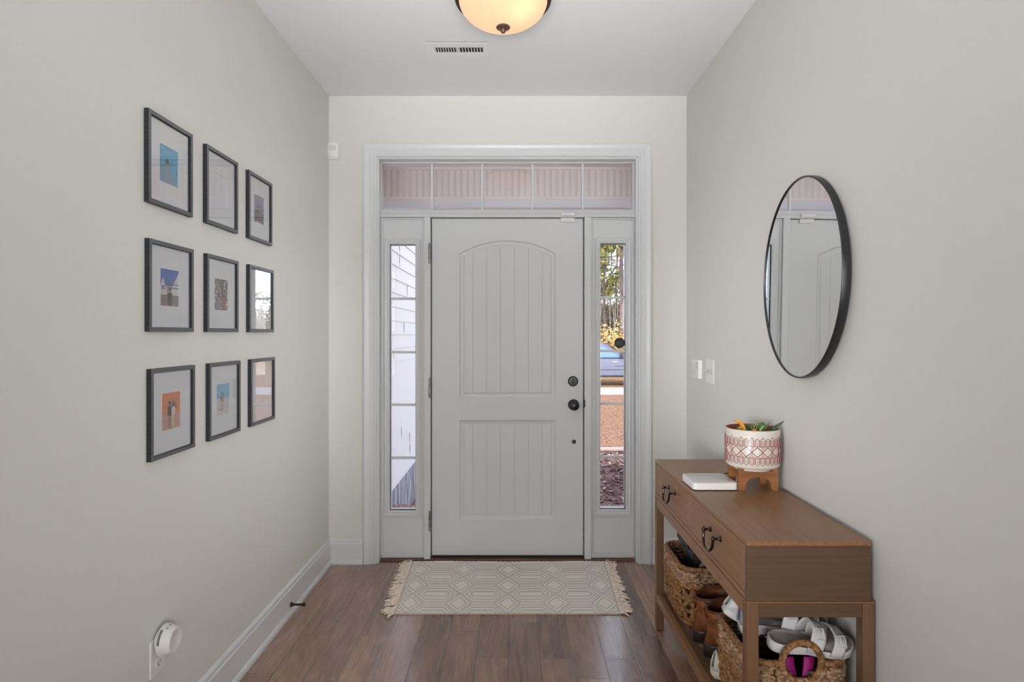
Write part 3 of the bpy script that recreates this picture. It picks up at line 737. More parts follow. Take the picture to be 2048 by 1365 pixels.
# slight outward bow at far corners (the rug is a little wider there)
for v in rp.data.vertices:
    fy = (v.co.y+(RF_-RN)/2)/(RF_-RN); v.co.x *= 1+.045*fy
MB().add([(RL, RN, .0006),(RR_, RN, .0006),(RR_+.024, RF_, .0006),(RL-.024, RF_, .0006),(RL, RN, .0058),(RR_, RN, .0058),(RR_+.024, RF_, .0058),(RL-.024, RF_, .0058)], [(3,2,1,0),(4,5,6,7),(0,1,5,4),(1,2,6,5),(2,3,7,6),(3,0,4,7)]).build('rug_backing', mat('rug_backing', srgb(200,192,182), .95), rug)
M['fringe'] = noisy('fringe_cotton', srgb(255,246,236), srgb(236,216,198), (60,60,60), .95)
for side in (-1, 1):
    mb = MB(); nT = 46
    for k in range(nT):
        v = (k+.5)/nT; y = RN+(RF_-RN)*v; xe = (RL if side < 0 else RR_) + side*.024*v
        for s_ in range(4):
            a = random.uniform(-.8, .8); L = random.uniform(.045, .075)*(1.0 if side < 0 else .95)
            p = Vector((xe-side*.004, y+random.uniform(-.004,.004), .008)); path = [p.copy()]; rr_ = [.0032]
            for q in range(1, 6):
                a += random.uniform(-.55, .55)
                p = p+Vector((side*math.cos(a)*L/5, math.sin(a)*L/5, 0)); p.z = .004+.006*abs(math.sin(q*1.3+s_))*(1-q/8)+s_*.0016
                p.y = min(p.y, 3.545)
                path.append(p.copy()); rr_.append(.0032+.0008*math.sin(q*2.2))
            mb.tube(path, rr_, 5)
    mb.build('fringe', M['fringe'], rug, smooth=True, fixn=False)

# ------------------------------------------------------------------ console table
def wood(name, c1, c2, axis='Y', rough=.36):
    s = {'Y': (110,3,110), 'X': (3,110,110), 'Z': (110,110,3)}[axis]
    return noisy(name, c1, c2, s, rough, .06, 5, .5, lo=.25, hi=.75, dist=.0005, distort=.2)
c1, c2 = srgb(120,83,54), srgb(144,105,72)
M['wy'] = wood('console_wood_long', c1, c2, 'Y'); M['wx'] = wood('console_wood_cross', srgb(80,58,41), srgb(98,73,54), 'X'); M['wz'] = wood('console_wood_upright', srgb(96,68,47), srgb(118,87,62), 'Z')  # cross wood toned darker for the shade on the camera-facing ends
TX0, TX1, TY0, TY1, TZ = .643, .986, 1.662, 2.752, .774
con = thing('console_table', 'brown wooden two-drawer console table along the right wall', 'console table', ((TX0+TX1)/2, (TY0+TY1)/2, 0))
MB().box(TX0-.002, TX1, TY0-.001, TY1+.001, TZ-.0125, TZ).build('tabletop', M['wy'], con, bevel=.0015)
mb = MB()
cb = .608; ct = TZ-.0127
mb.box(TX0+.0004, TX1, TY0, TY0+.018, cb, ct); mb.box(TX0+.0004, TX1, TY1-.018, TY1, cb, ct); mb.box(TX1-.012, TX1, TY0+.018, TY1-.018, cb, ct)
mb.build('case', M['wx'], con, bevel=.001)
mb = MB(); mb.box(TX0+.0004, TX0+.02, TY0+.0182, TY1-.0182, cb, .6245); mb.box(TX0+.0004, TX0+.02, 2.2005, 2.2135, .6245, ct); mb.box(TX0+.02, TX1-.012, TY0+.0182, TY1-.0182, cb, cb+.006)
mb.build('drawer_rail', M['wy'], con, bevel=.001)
M['handle'] = mat('burnished_steel_handle', (.075,.06,.065), .16, 1.0)
def drawer(y0, y1):
    d = MB().box(TX0-.0005, TX0+.018, y0, y1, .6265, ct-.002).build('drawer', M['wy'], con, bevel=.0025)
    yc = (y0+y1)/2-.018; zc = .708; x = TX0-.0005
    mb = MB()
    for s in (-1, 1):
        yy_ = yc+s*.047
        mb.lathe([(0,0),(.0095,0),(.0095,-.002),(.006,-.004),(.0042,-.007),(.0042,-.018),(.0065,-.021),(.0065,-.026),(.004,-.029),(0,-.030)], (x, yy_, zc), 'X', 18)
        mb.lathe([(0,.011),(.003,.010),(.0035,.006),(.0025,.0)], (x-.0235, yy_, zc), 'Z', 10)
    path = []
    for k in range(25):
        u = k/24; a = PI*u
        yy_ = yc-.047*math.cos(a)*(1.0 if u in (0,1) else .98)
        drop = .048*(math.sin(a)**.55)
        path.append((x-.0235-.006*math.sin(a), yy_, zc-drop))
    rr_ = [.0032+.0014*abs(math.cos(PI*k/24)) for k in range(25)]
    mb.tube(path, rr_, 10)
    mb.build('bail_handle', M['handle'], d, smooth=True, auto=50)
drawer(TY0+.0195, 2.1990); drawer(2.2150, TY1-.0195)
# stand
LX0, LX1 = TX0-.001, .9955; lw = .033
st_z = cb-.0006
mb = MB(); mb.box(LX0-.002, LX1, TY0-.002, TY1+.002, st_z-.004, st_z)
mb.build('stand_moulding', M['wy'], con, bevel=.001)
apz = .563
for ly in ((TY0-.001, TY0-.001+lw), (TY1+.001-lw, TY1+.001)):
    for lx in ((LX0, LX0+lw), (LX1-lw, LX1)):
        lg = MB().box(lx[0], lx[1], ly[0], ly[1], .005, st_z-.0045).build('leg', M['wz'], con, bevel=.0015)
        MB().box(lx[0]+.003, lx[1]-.003, ly[0]+.003, ly[1]-.003, .0002, .0048).build('foot_pad', M['dark'], lg)
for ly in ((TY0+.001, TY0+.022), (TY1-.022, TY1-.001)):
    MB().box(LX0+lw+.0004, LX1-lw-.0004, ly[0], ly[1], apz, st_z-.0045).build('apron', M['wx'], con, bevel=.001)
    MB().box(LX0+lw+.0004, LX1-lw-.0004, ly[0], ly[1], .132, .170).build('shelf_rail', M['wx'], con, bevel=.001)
for lx in ((LX0+.001, LX0+.024), (LX1-.024, LX1-.001)):
    MB().box(lx[0], lx[1], TY0+lw, TY1-lw, apz, st_z-.0045).build('apron', M['wy'], con, bevel=.001)
    MB().box(lx[0], lx[1], TY0+lw, TY1-lw, .132, .170).build('shelf_rail', M['wy'], con, bevel=.001)
def cane():
    m = mat('woven_cane', srgb(120,92,60), .7); n, l, p = nodes(m)
    tc = n.new('ShaderNodeTexCoord'); ck = n.new('ShaderNodeTexChecker'); ck.inputs['Scale'].default_value = 160
    ck.inputs['Color1'].default_value = (*srgb(120,90,58),1); ck.inputs['Color2'].default_value = (*srgb(78,56,36),1)
    l.new(tc.outputs['Object'], ck.inputs['Vector']); l.new(ck.outputs['Color'], p.inputs['Base Color'])
    b = n.new('ShaderNodeBump'); b.inputs['Strength'].default_value = .5; b.inputs['Distance'].default_value = .001; l.new(ck.outputs['Fac'], b.inputs['Height']); l.new(b.outputs[0], p.inputs['Normal'])
    return m
MB().box(LX0+.0245, LX1-.0245, TY0+.0225, TY1-.0225, .152, .163).build('cane_shelf', cane(), con)

# ------------------------------------------------------------------ router on the console
t = thing('router', 'flat white square router lying on the console table', 'router', (.736, 2.276, TZ))
def rrect(x0, x1, y0, y1, r, n=6):
    pts = []
    for cx, cy, a0 in ((x1-r, y1-r, 0), (x0+r, y1-r, 90), (x0+r, y0+r, 180), (x1-r, y0+r, 270)):
        for k in range(n+1):
            a = R(a0+90*k/n); pts.append((cx+r*math.cos(a), cy+r*math.sin(a)))
    return pts
def stack(levels, loops):
    mb = MB(); rows = [[(x, y, z) for x, y in lp] for z, lp in zip(levels, loops)]
    mb.grid(rows, cv=True); mb.poly(rows[0][::-1]); mb.poly(rows[-1]); return mb
rx0, rx1, ry0, ry1 = .6535, .8185, 2.197, 2.355
stack([TZ+.003, TZ+.004, TZ+.026, TZ+.0285, TZ+.0293], [rrect(rx0+.004, rx1-.004, ry0+.004, ry1-.004, .014), rrect(rx0, rx1, ry0, ry1, .016), rrect(rx0, rx1, ry0, ry1, .016), rrect(rx0+.0015, rx1-.0015, ry0+.0015, ry1-.0015, .016), rrect(rx0+.004, rx1-.004, ry0+.004, ry1-.004, .015)]).build('housing', mat('router_white', (.70,.68,.66), .25), t, smooth=True, auto=40)
mb = MB()
for fx in (.672, .735, .80):
    for fy in (ry0+.006, ry1-.016): MB().box(fx-.012, fx+.012, fy, fy+.010, TZ+.0004, TZ+.003).build('rubber_foot', M['dark'], t)
lgm = mat('pale_blue_print', srgb(176,182,222), .4)
mb = MB()
for rr_, w_ in ((.021,.0016),(.014,.0014),(.007,.0012)):
    P = []
    for k in range(40):
        a = 2*PI*k/40; P.append([(.736+(rr_-w_)*math.cos(a), 2.276+(rr_-w_)*math.sin(a)*1.0, TZ+.02955), (.736+rr_*math.cos(a), 2.276+rr_*math.sin(a), TZ+.02955)])
    mb.grid(P, cu=True)
mb.build('ring_logo', lgm, t, fixn=False)
# cable behind the pot
t = thing('power_cable', 'thin black cable behind the planter on the console', 'cable', (.93, 2.55, TZ))
MB().tube([(.80,2.358,TZ+.010),(.83,2.42,TZ+.006),(.88,2.47,TZ+.004),(.925,2.50,TZ+.004),(.965,2.53,TZ+.004),(.9895,2.58,TZ+.002),(.998,2.62,TZ-.05),(1.0,2.65,.65)], .0025, 8).build('cord', M['dark'], t, smooth=True)
MB().box(.925, .952, 2.475, 2.502, TZ+.0003, TZ+.014).build('plug', M['dark'], t, bevel=.004)

# ------------------------------------------------------------------ planter with stand and plant
PX, PY = .8905, 2.252; pr = .0968
t = thing('plant_pot', 'white ceramic planter with red-brown line pattern on a wooden stand', 'plant pot', (PX, PY, TZ))
M['ceramic'] = mat('glazed_white_ceramic', (.66,.61,.56), .2, 0, .6)
M['terracotta'] = mat('rust_glaze', srgb(150,62,44), .4)
pz0, pz1 = .8545, .9985
pot = MB().lathe([(0,pz0-.008),(.066,pz0-.008),(.0665,pz0+.001),(pr-.008,pz0+.003),(pr-.002,pz0+.010),(pr,pz0+.022),(pr,pz1-.002),(pr-.0012,pz1)], (PX,PY,0), n=72).build('pot_wall', M['ceramic'], t, smooth=True, auto=45)
MB().lathe([(pr-.0012,pz1),(pr-.0045,pz1+.0006),(pr-.0065,pz1-.002),(pr-.007,pz1-.04),(0,pz1-.04)], (PX,PY,0), n=72).build('pot_lining', M['terracotta'], t, smooth=True, auto=45)
# painted lines, thin raised glaze strokes
ln = MB(); prr = pr+.0003
def cyl(a, z, o=0): return (PX+(prr+o)*math.cos(a), PY+(prr+o)*math.sin(a), z)
def stroke(a0, z0, a1, z1, w=.0007):
    w *= 1.45
    n_ = max(1, int(abs(a1-a0)/.08)); pts = [cyl(a0+(a1-a0)*k/n_, z0+(z1-z0)*k/n_) for k in range(n_+1)]
    ln.tube(pts, w, 4, caps=False)
NP = 32; st = 2*PI/NP
zb_ = [pz0+.020, pz0+.026, pz0+.0475, pz0+.0545, pz0+.0800, pz0+.0880, pz0+.1105, pz0+.121]
for k in range(NP):
    a = k*st
    hi = (k % 2 == 0)
    # upper picket
    q = st*.40
    stroke(a-q, zb_[5], a-q, zb_[6]); stroke(a+q, zb_[5], a+q, zb_[6])
    top_ = zb_[7] if hi else zb_[6]+.006
    stroke(a-q, zb_[6], a, top_); stroke(a, top_, a+q, zb_[6])
    for j in range(6): zz = zb_[5]+(zb_[6]-zb_[5])*(j+.5)/6; stroke(a-q, zz, a+q, zz, .00042)
    stroke(a-q, zb_[1], a-q, zb_[2]); stroke(a+q, zb_[1], a+q, zb_[2])
    stroke(a-q, zb_[1], a, zb_[0]); stroke(a, zb_[0], a+q, zb_[1])
    for j in range(5): zz = zb_[1]+(zb_[2]-zb_[1])*(j+.5)/5; stroke(a-q, zz, a+q, zz, .00042)
ND = 16; sd = 2*PI/ND
for k in range(ND):
    a = k*sd; zm = (zb_[2]+zb_[5])/2
    za, zc_ = zb_[2], zb_[5]
    stroke(a, zm, a+sd/2, zc_-.002, .0009); stroke(a+sd/2, zc_-.002, a+sd, zm, .0009); stroke(a, zm, a+sd/2, za+.002, .0009); stroke(a+sd/2, za+.002, a+sd, zm, .0009)
    for j in (-2,-1,0,1,2):
        hgt = (zc_-zm)*(.92-.30*abs(j)); stroke(a+j*sd*.085, zm+ (zc_-zm)-hgt if j else zm, a+j*sd*.085, zc_, .0004); stroke(a+j*sd*.085, zm-((zc_-zm)-hgt) if j else zm, a+j*sd*.085, za, .0004)
for zz in (zb_[2], zb_[5]):
    ln.tube([cyl(2*PI*k/72, zz) for k in range(72)], .0008, 4, closed=True)
ln.build('line_pattern', mat('red_brown_glaze', srgb(140,62,54), .3), t, smooth=True, fixn=False)
# soil
MB().lathe([(0,pz1-.030),(pr-.0075,pz1-.032)], (PX,PY,0), n=40).build('soil', noisy('soil', (.03,.02,.013),(.09,.06,.04),(90,90,90),.95,.6), t)
# stand: front and back arched boards with a cross bar
M['oak'] = noisy('honey_wood', srgb(124,78,40), srgb(150,98,56), (3,40,40), .45, 0, 5)
def archboard(y0, y1):
    x0, x1 = PX-.0725, PX+.0725; z0, z1 = TZ+.0003, pz0-.0085; fw = .020
    out = [(x0, z0), (x0+fw, z0)]
    for k in range(13):
        a = PI-PI*k/12; out.append((PX+.047*math.cos(a), z0+.012+.040*math.sin(a)**.8))
    out += [(x1-fw, z0), (x1, z0), (x1-.001, z1+.010), (x1-.017, z1+.010), (x1-.021, z1), (x0+.021, z1), (x0+.017, z1+.010), (x0+.001, z1+.010)]
    n_ = len(out); mb = MB()
    mb.add([(x, y0, z) for x, z in out]+[(x, y1, z) for x, z in out], [tuple(range(n_)), tuple(range(2*n_-1, n_-1, -1))]+[(k,(k+1)%n_,n_+(k+1)%n_,n_+k) for k in range(n_)])
    return mb
stand = thing('pot_stand_holder', None, None)
bpy.data.objects.remove(stand)
s1 = archboard(2.1955, 2.2075); s2 = archboard(2.2965, 2.3085)
s1.build('stand_board', M['oak'], t); s2.build('stand_board', M['oak'], t)
for q in (-1, 1): MB().box(PX+q*.0475-.0075, PX+q*.0475+.0075, 2.2076, 2.2964, .832, .8455).build('stand_crossbar', M['oak'], t)
# plant: short strap leaves
pl = thing('potted_plant', 'small green and yellow strap-leaved plant peeking over the planter rim', 'plant', (PX, PY, pz1-.03))
def leafmat(name, a, b):
    return noisy(name, a, b, (40,40,220), .4, .1, 2, .5)
LG = leafmat('leaf_green', srgb(58,92,44), srgb(120,146,84)); LD = leafmat('leaf_deep_green', srgb(34,62,38), srgb(86,122,70)); LO = leafmat('leaf_orange', srgb(214,134,34), srgb(236,176,70)); LP = leafmat('leaf_pale', srgb(120,150,80), srgb(190,196,120))
def leaf(pts, w, m, tip=.12):
    n_ = len(pts); mb = MB(); P = []
    pts = [Vector(p) for p in pts]
    for i in range(n_):
        u = i/(n_-1); tg = (pts[min(n_-1,i+1)]-pts[max(0,i-1)]).normalized(); sd_ = tg.cross(Vector((0,-1,.25))).normalized()
        ww = w*(math.sin(PI*min(1,.28+.72*u))**.7)*(1 if u < .97 else tip)
        P.append([pts[i]-sd_*ww+Vector((0,-.0,.0)), pts[i]-sd_*ww*.5+Vector((0,.003,0)), pts[i]+Vector((0,.0045,0)), pts[i]+sd_*ww*.5+Vector((0,.003,0)), pts[i]+sd_*ww])
    mb.grid(P); o = mb.build('leaf', m, pl, smooth=True, fixn=False); s = o.modifiers.new('solid', 'SOLIDIFY'); s.thickness = .0012
def bez(p0, p1, p2, n_=12):
    p0, p1, p2 = map(Vector, (p0,p1,p2)); return [p0*(1-u)**2+p1*2*u*(1-u)+p2*u*u for u in [k/(n_-1) for k in range(n_)]]
B = lambda px, py, Y: tuple(W(px, py, Y))
zs = pz1-.03
def L3(bx_, by_, mx_, my_, tx_, ty_, Y, w, m): leaf(bez((wx(bx_,Y), Y, zs), B(mx_, my_, Y), B(tx_, ty_, Y)), w, m)
L3(1491, 870, 1486, 838, 1466, 842, 2.22, .0075, LO)
L3(1478, 870, 1474, 858, 1487, 852, 2.25, .010, LP)
L3(1500, 872, 1490, 852, 1480, 853, 2.27, .013, LG)
L3(1496, 872, 1500, 850, 1505, 851, 2.27, .012, LG)
L3(1508, 872, 1506, 848, 1508, 850, 2.26, .008, LG)
L3(1518, 874, 1520, 842, 1531, 853, 2.25, .016, LG)
L3(1512, 874, 1516, 844, 1528, 849, 2.28, .014, LP)
L3(1520, 874, 1526, 856, 1540, 847, 2.22, .0075, LD)
L3(1514, 874, 1520, 856, 1530, 852, 2.20, .005, LP)
L3(1527, 874, 1548, 856, 1568, 843, 2.23, .0075, LD)
L3(1500, 872, 1508, 859, 1513, 860, 2.19, .009, LO)
L3(1505, 872, 1510, 860, 1518, 864, 2.18, .006, LO)

# ------------------------------------------------------------------ woven baskets
M['rope'] = noisy('water_hyacinth_rope', srgb(82,52,28), srgb(172,126,82), (90,90,60), .62, .5, 4, .3, lo=.3, hi=.7, dist=.0015)
M['rope2'] = noisy('pale_bark_strips', srgb(92,62,40), srgb(190,154,122), (110,40,150), .65, .6, 4, .3, lo=.3, hi=.7, dist=.0015)
M['liner'] = mat('basket_inside', (.045,.028,.016), .9)
def basket(t, w, d, h, ring):
    """local coordinates, origin at bottom centre; w along x, d along y"""
    def per(u, z, off=0):
        k = z/h; ww = w*(.90+.10*k)/2+off; dd = d*(.90+.10*k)/2+off; r = .055+off
        segs = [(2*(ww-r)), PI/2*r, 2*(dd-r), PI/2*r]*2; T = sum(segs); s = (u % 1)*T
        c = [(-ww+r, -dd), None, (ww, -dd+r), None, (ww-r, dd), None, (-ww, dd-r), None]
        dirs = [(1,0), None, (0,1), None, (-1,0), None, (0,-1), None]
        cen = [None, (ww-r, -dd+r, -90), None, (ww-r, dd-r, 0), None, (-ww+r, dd-r, 90), None, (-ww+r, -dd+r, 180)]
        for i, sg in enumerate(segs):
            if s <= sg or i == 7:
                if i % 2 == 0: return Vector((c[i][0]+dirs[i][0]*s, c[i][1]+dirs[i][1]*s, z))
                a = R(cen[i][2]+90*s/sg); return Vector((cen[i][0]+r*math.cos(a), cen[i][1]+r*math.sin(a), z))
            s -= sg
    PER = 2*(w+d)-.1
    rc = (0, h+.004); rr_ = .050
    def inhole(p): return ring and p.y < -d/2+.035 and (p.x-rc[0])**2+(p.z-rc[1])**2 < rr_**2
    def strand(mb, pts, r, n_=6, m=0):
        run = []
        for p in pts+[None]:
            if p is None or inhole(p):
                if len(run) > 2: mb.tube(run, r, n_, m=m)
                run = []
            else: run.append(p)
    body = MB()
    # top rows: chunky bark strips woven horizontally
    rows = 4; zt0 = h*.70
    for j in range(rows):
        z = zt0+(h-.012-zt0)*(j+.5)/rows; N = 200; nw = 21
        for ph in (0, PI):
            strand(body, [per(k/N, z+.0016*math.sin(k*.9+j), .004+.006*math.sin(nw*PI*2*k/N+ph+j*PI/1.3)) + Vector((0,0,.0035*math.cos(nw*PI*2*k/N+ph+j))) for k in range(N+1)], .0080, 6, m=1)
    # body: bands of thick slanting twisted loops between twined rows
    nb = 3; zb0 = .012
    for b in range(nb):
        za = zb0+(zt0-zb0)*b/nb; zc_ = zb0+(zt0-zb0)*(b+1)/nb
        N = 200; nw = 17
        for ph in (0, PI):
            strand(body, [per(k/N, zc_+.004*math.cos(nw*2*PI*k/N+ph), .010+.0065*math.sin(nw*2*PI*k/N+ph)) for k in range(N+1)], .0072, 6)
        ns = int(PER/.030)
        for k in range(ns):
            u = k/ns; sl = .024*(1 if (k+b) % 2 else -1)/1.0
            for s_ in (-1, 1):
                pts = []
                for q in range(7):
                    v = q/6; tw = s_*.0045*math.sin(v*PI*2.2+k)
                    pts.append(per(u+(sl*(v-.5)+tw)/PER, za+(zc_-za)*v, .002+.010*math.sin(PI*v)+s_*.0045*math.cos(v*PI*2.2+k)))
                strand(body, pts, .0068+.0018*random.random(), 6)
    N = 200
    for ph in (0, PI): strand(body, [per(k/N, .008+.003*math.cos(40*PI*k/N+ph), .004+.004*math.sin(40*PI*k/N+ph)) for k in range(N+1)], .007, 6)
    body.build('woven_body', [M['rope'], M['rope2']], t, smooth=True, shift=False, fixn=False)
    # inner wall and bottom
    li = MB(); NU, NZ = 80, 12
    P = [[per(i/NU, .004+(h-.008-.004)*j/NZ, -.005) for j in range(NZ+1)] for i in range(NU)]
    def sk(i, j):
        p = (P[i][j]+P[(i+1) % NU][j+1])/2; return inhole(p)
    li.grid(P, cu=True, skip=sk); li.poly([P[i][0] for i in range(NU)])
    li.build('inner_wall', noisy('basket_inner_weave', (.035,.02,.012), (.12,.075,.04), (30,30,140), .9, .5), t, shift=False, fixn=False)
    rim = MB(); N = 420
    pts = [per(k/N, h, .003) for k in range(N)]; rad = [.0085+.0016*abs(math.sin(k*PI*75/N)) for k in range(N)]
    if ring:
        run = []; rr2 = []
        start = next(k for k in range(N) if inhole(pts[k])); order = [(start+i) % N for i in range(N)]
        for k in order:
            if not inhole(pts[k]): run.append(pts[k]); rr2.append(rad[k])
        rim.tube(run, rr2, 8)
    else: rim.tube(pts, rad, 8, closed=True)
    rim.build('rim', M['rope'], t, smooth=True, shift=False, fixn=False)
    if ring:
        hd = MB(); N = 200
        pts = [Vector((rc[0]+(rr_+.006)*math.cos(2*PI*k/N), -d/2-.004+.004*math.cos(2*PI*k/N)*0-.0, rc[1]+(rr_+.006)*math.sin(2*PI*k/N))) for k in range(N)]
        hd.tube(pts, [.0085+.0018*abs(math.sin(k*PI*32/N)) for k in range(N)], 8, closed=True)
        hd.build('ring_handle', M['rope'], t, smooth=True, shift=False, fixn=False)
SZ = .1632
BW = .272
tA = thing('woven_basket', 'woven rope basket at the far end of the console shelf, holding grey shoes', 'basket', (.818, 2.575, SZ), group='woven shoe baskets on the console shelf', local=True)
basket(tA, BW, .320, .235, False)
tB = thing('woven_basket', 'woven rope basket with round ring handle at the near end of the console shelf', 'basket', (.818, 1.868, SZ), group='woven shoe baskets on the console shelf', local=True)
basket(tB, BW, .305, .245, True)

# ------------------------------------------------------------------ shoes
def interp(x, tab):
    for (a, b), (c, d) in zip(tab, tab[1:]):
        if x <= c: 
            u = (x-a)/(c-a); u = u*u*(3-2*u)*.5+u*.5; return b+(d-b)*u
    return tab[-1][1]
def shoe(t, L, Wd, hts, soleh, mu, ms, mi, ml=None, open_to=.46, lift=None, laces=5, soleout=.004, shaft=None, ms2=None):
    """toe along +x; hts: height table of the upper above the sole"""
    wt = [(0,.30),(.06,.58),(.16,.70),(.30,.70),(.45,.76),(.62,.98),(.74,1.0),(.86,.86),(.95,.55),(1,.12)]
    N = 34; half = lambda u: interp(u, wt)*Wd/2
    cy = lambda u: .006*math.sin(u*PI)*1.0
    sz = lambda u: (.010*max(0,(u-.8)/.2)**2)
    # sole
    outl = [(u*L, cy(u)+half(u)+soleout) for u in [k/N for k in range(N+1)]]+[(u*L, cy(u)-half(u)-soleout) for u in [1-k/N for k in range(N+1)]]
    sl = MB(); n_ = len(outl)
    rows = []
    for zz, sc_ in ((0,.97),(.003,1.0),(soleh*.9,1.0),(soleh,.985)):
        rows.append([((x-L/2)*sc_+L/2, y*sc_, zz+sz(min(1,max(0,x/L)))) for x, y in outl])
    sl.grid(rows, cv=True); sl.poly(rows[0][::-1]); sl.poly(rows[-1])
    sl.build('sole', ms, t, smooth=True, shift=False, auto=50)
    up = MB(); NF = 20; P = []
    for i in range(N+1):
        u = i/N; hh = interp(u, hts); w_ = half(u); row = []
        for j in range(NF+1):
            a = PI*j/NF; cc, ss = math.cos(a), math.sin(a)
            ex = .55
            row.append((u*L+.012*(0 if u > .2 else (.2-u)/.2)*ss, cy(u)+w_*math.copysign(abs(cc)**ex, cc)*(1-.12*ss*(u < .5)), soleh+sz(u)-.001+hh*abs(ss)**.75))
        P.append(row)
    def skip(i, j):
        u = (i+.5)/N; q = abs((j+.5)/NF-.5)
        return u < open_to and u > .03 and q < .22*(1-(max(0,u-.30)/.25))
    up.grid(P, skip=skip)
    o = up.build('upper', mu, t, smooth=True, shift=False, fixn=False); s = o.modifiers.new('solid','SOLIDIFY'); s.thickness = .003
    # insole
    ins = MB(); ins.poly([((x-L/2)*.95+L/2, y*.9, soleh+.003) for x, y in outl]); ins.build('insole', mi, t, shift=False)
    if ml:
        for k in range(laces):
            u = .42+.30*k/max(1,laces-1); hh = soleh+interp(u, hts)*1.0+.003; w_ = half(u)*.42
            lc = MB(); lc.tube([(u*L, cy(u)-w_, hh-.010), (u*L+.003, cy(u)-w_*.5, hh-.001), (u*L+.006, cy(u), hh+.002), (u*L+.003, cy(u)+w_*.5, hh-.001), (u*L, cy(u)+w_, hh-.010)], .0022, 6)
            lc.build('lace', ml, t, smooth=True, shift=False)
snk = [(0,.055),(.08,.066),(.2,.058),(.35,.060),(.45,.066),(.6,.054),(.75,.042),(.9,.032),(1,.016)]
m_white = noisy('white_shoe_leather', srgb(205,203,206), srgb(222,220,220), (30,30,30), .45, .05)
m_cream = mat('cream_shoe_rubber', srgb(206,196,176), .6)
m_darksuede = noisy('charcoal_suede', srgb(58,64,72), srgb(92,98,108), (70,70,70), .9, .4)
m_blk = mat('black_shoe_rubber', (.016,.015,.014), .55)
m_inner = mat('shoe_inside_dark', (.03,.03,.035), .95)
m_lace = mat('grey_lace', srgb(70,66,64), .9)
def place_shoe(name, label, cat, loc, rot, group=None):
    return thing(name, label, cat, loc, tuple(R(a) for a in rot), group=group, local=True)
# two charcoal shoes standing heel-up in the far basket
g = 'charcoal shoes in the far basket'
t = place_shoe('shoe', 'charcoal shoe standing heel up in the far basket, nearest the door', 'shoe', (.715, 2.655, .468), (0, 68, -14), g); shoe(t, .25, .086, snk, .018, m_darksuede, m_blk, m_inner, m_lace)
t = place_shoe('shoe', 'charcoal shoe leaning in the far basket, nearer the camera', 'shoe', (.722, 2.540, .432), (0, 38, 10), g); shoe(t, .25, .088, snk, .018, m_darksuede, m_blk, m_inner, m_lace)
t = place_shoe('shoe', 'dark brown shoe lying in the front of the far basket', 'shoe', (.735, 2.462, .372), (10, 12, 5)); shoe(t, .22, .080, [(a, b*.8) for a, b in snk], .012, mat('dark_brown_leather', srgb(58,42,36), .5), m_blk, m_inner, m_lace)

# rubber-bottomed boots between the baskets
M['tan'] = noisy('tan_leather', srgb(84,44,22), srgb(128,72,38), (30,30,30), .5, .25)
def boot(t, L=.285, Wd=.096):
    wt = [(0,.34),(.06,.62),(.16,.74),(.30,.74),(.45,.80),(.62,.98),(.74,1.0),(.86,.88),(.95,.58),(1,.14)]
    N = 30; half = lambda u: interp(u, wt)*Wd/2
    def shellrow(u, z0, hh, n_=16, ex=.55):
        return [(u*L, half(u)*math.copysign(abs(math.cos(PI*j/n_))**ex, math.cos(PI*j/n_)), z0+hh*abs(math.sin(PI*j/n_))**.75) for j in range(n_+1)]
    so = MB(); outl = [(k/N*L, half(k/N)+.004) for k in range(N+1)]+[((1-k/N)*L, -half(1-k/N)-.004) for k in range(N+1)]
    rows = [[(x, y, z) for x, y in outl] for z in (0, .004, .012, .016)]
    so.grid(rows, cv=True); so.poly(rows[0][::-1]); so.poly(rows[-1]); so.build('sole', mat('gum_sole', srgb(96,74,44), .7), t, smooth=True, shift=False, auto=50)
    # rubber shell, low band round the heel rising over the toe
    sh = MB(); P = []
    for i in range(N+1):
        u = i/N; hh = interp(u, [(0,.05),(.3,.055),(.5,.085),(.65,.075),(.85,.055),(1,.02)]); 
        P.append(shellrow(u, .013, hh))
    sh.grid(P, skip=lambda i, j: (i+.5)/N < .45 and abs((j+.5)/16-.5) < .42)
    o = sh.build('rubber_shell', mat('dark_brown_rubber', (.022,.016,.014), .4), t, smooth=True, shift=False, fixn=False); s = o.modifiers.new('solid','SOLIDIFY'); s.thickness = .003
    lo = MB(); ring = []
    for z, r0, r1, xc in ((.015,.100,.040,.088),(.055,.094,.040,.084),(.060,.092,.041,.084),(.095,.078,.040,.080),(.130,.066,.042,.072),(.165,.066,.046,.070),(.190,.070,.050,.070)):
        ring.append([(xc+r0*math.cos(2*PI*k/24)*(1.0 if math.cos(2*PI*k/24) < 0 else 1.1), r1*math.sin(2*PI*k/24), z+.012*math.cos(2*PI*k/24)*(z > .15)) for k in range(24)])
    # two-material: dark rubber heel counter to z .057, leather above
    lo.grid(ring[:3], cv=True, m=1); lo.grid(ring[2:], cv=True, m=0)
    o = lo.build('leather_shaft', [M['tan'], mat('dark_brown_rubber_heel', (.022,.016,.014), .4)], t, smooth=True, shift=False, fixn=False); s = o.modifiers.new('solid','SOLIDIFY'); s.thickness = .004; s.offset = -1
    MB().tube([(ring[-1][k][0], ring[-1][k][1], ring[-1][k][2]) for k in range(24)], .005, 8, closed=True).build('collar', mat('collar_tan', srgb(92,50,26), .6), t, smooth=True, shift=False)
    MB().tube([(-.001,0,.150),(-.012,0,.165),(-.018,0,.190),(-.012,0,.212),(.0,0,.200)], .004, 8).build('pull_tab', M['tan'], t, smooth=True, shift=False)
    for k in range(4):
        x = .135-.012*k+.012; z = .098+.026*k
        MB().tube([(x-.006, -.034, z-.004),(x+.014,-.015,z+.004),(x+.016,.0,z+.006),(x+.014,.015,z+.004),(x-.006,.034,z-.004)], .0022, 6).build('lace', mat('rawhide_lace', srgb(150,92,50), .7), t, smooth=True, shift=False)
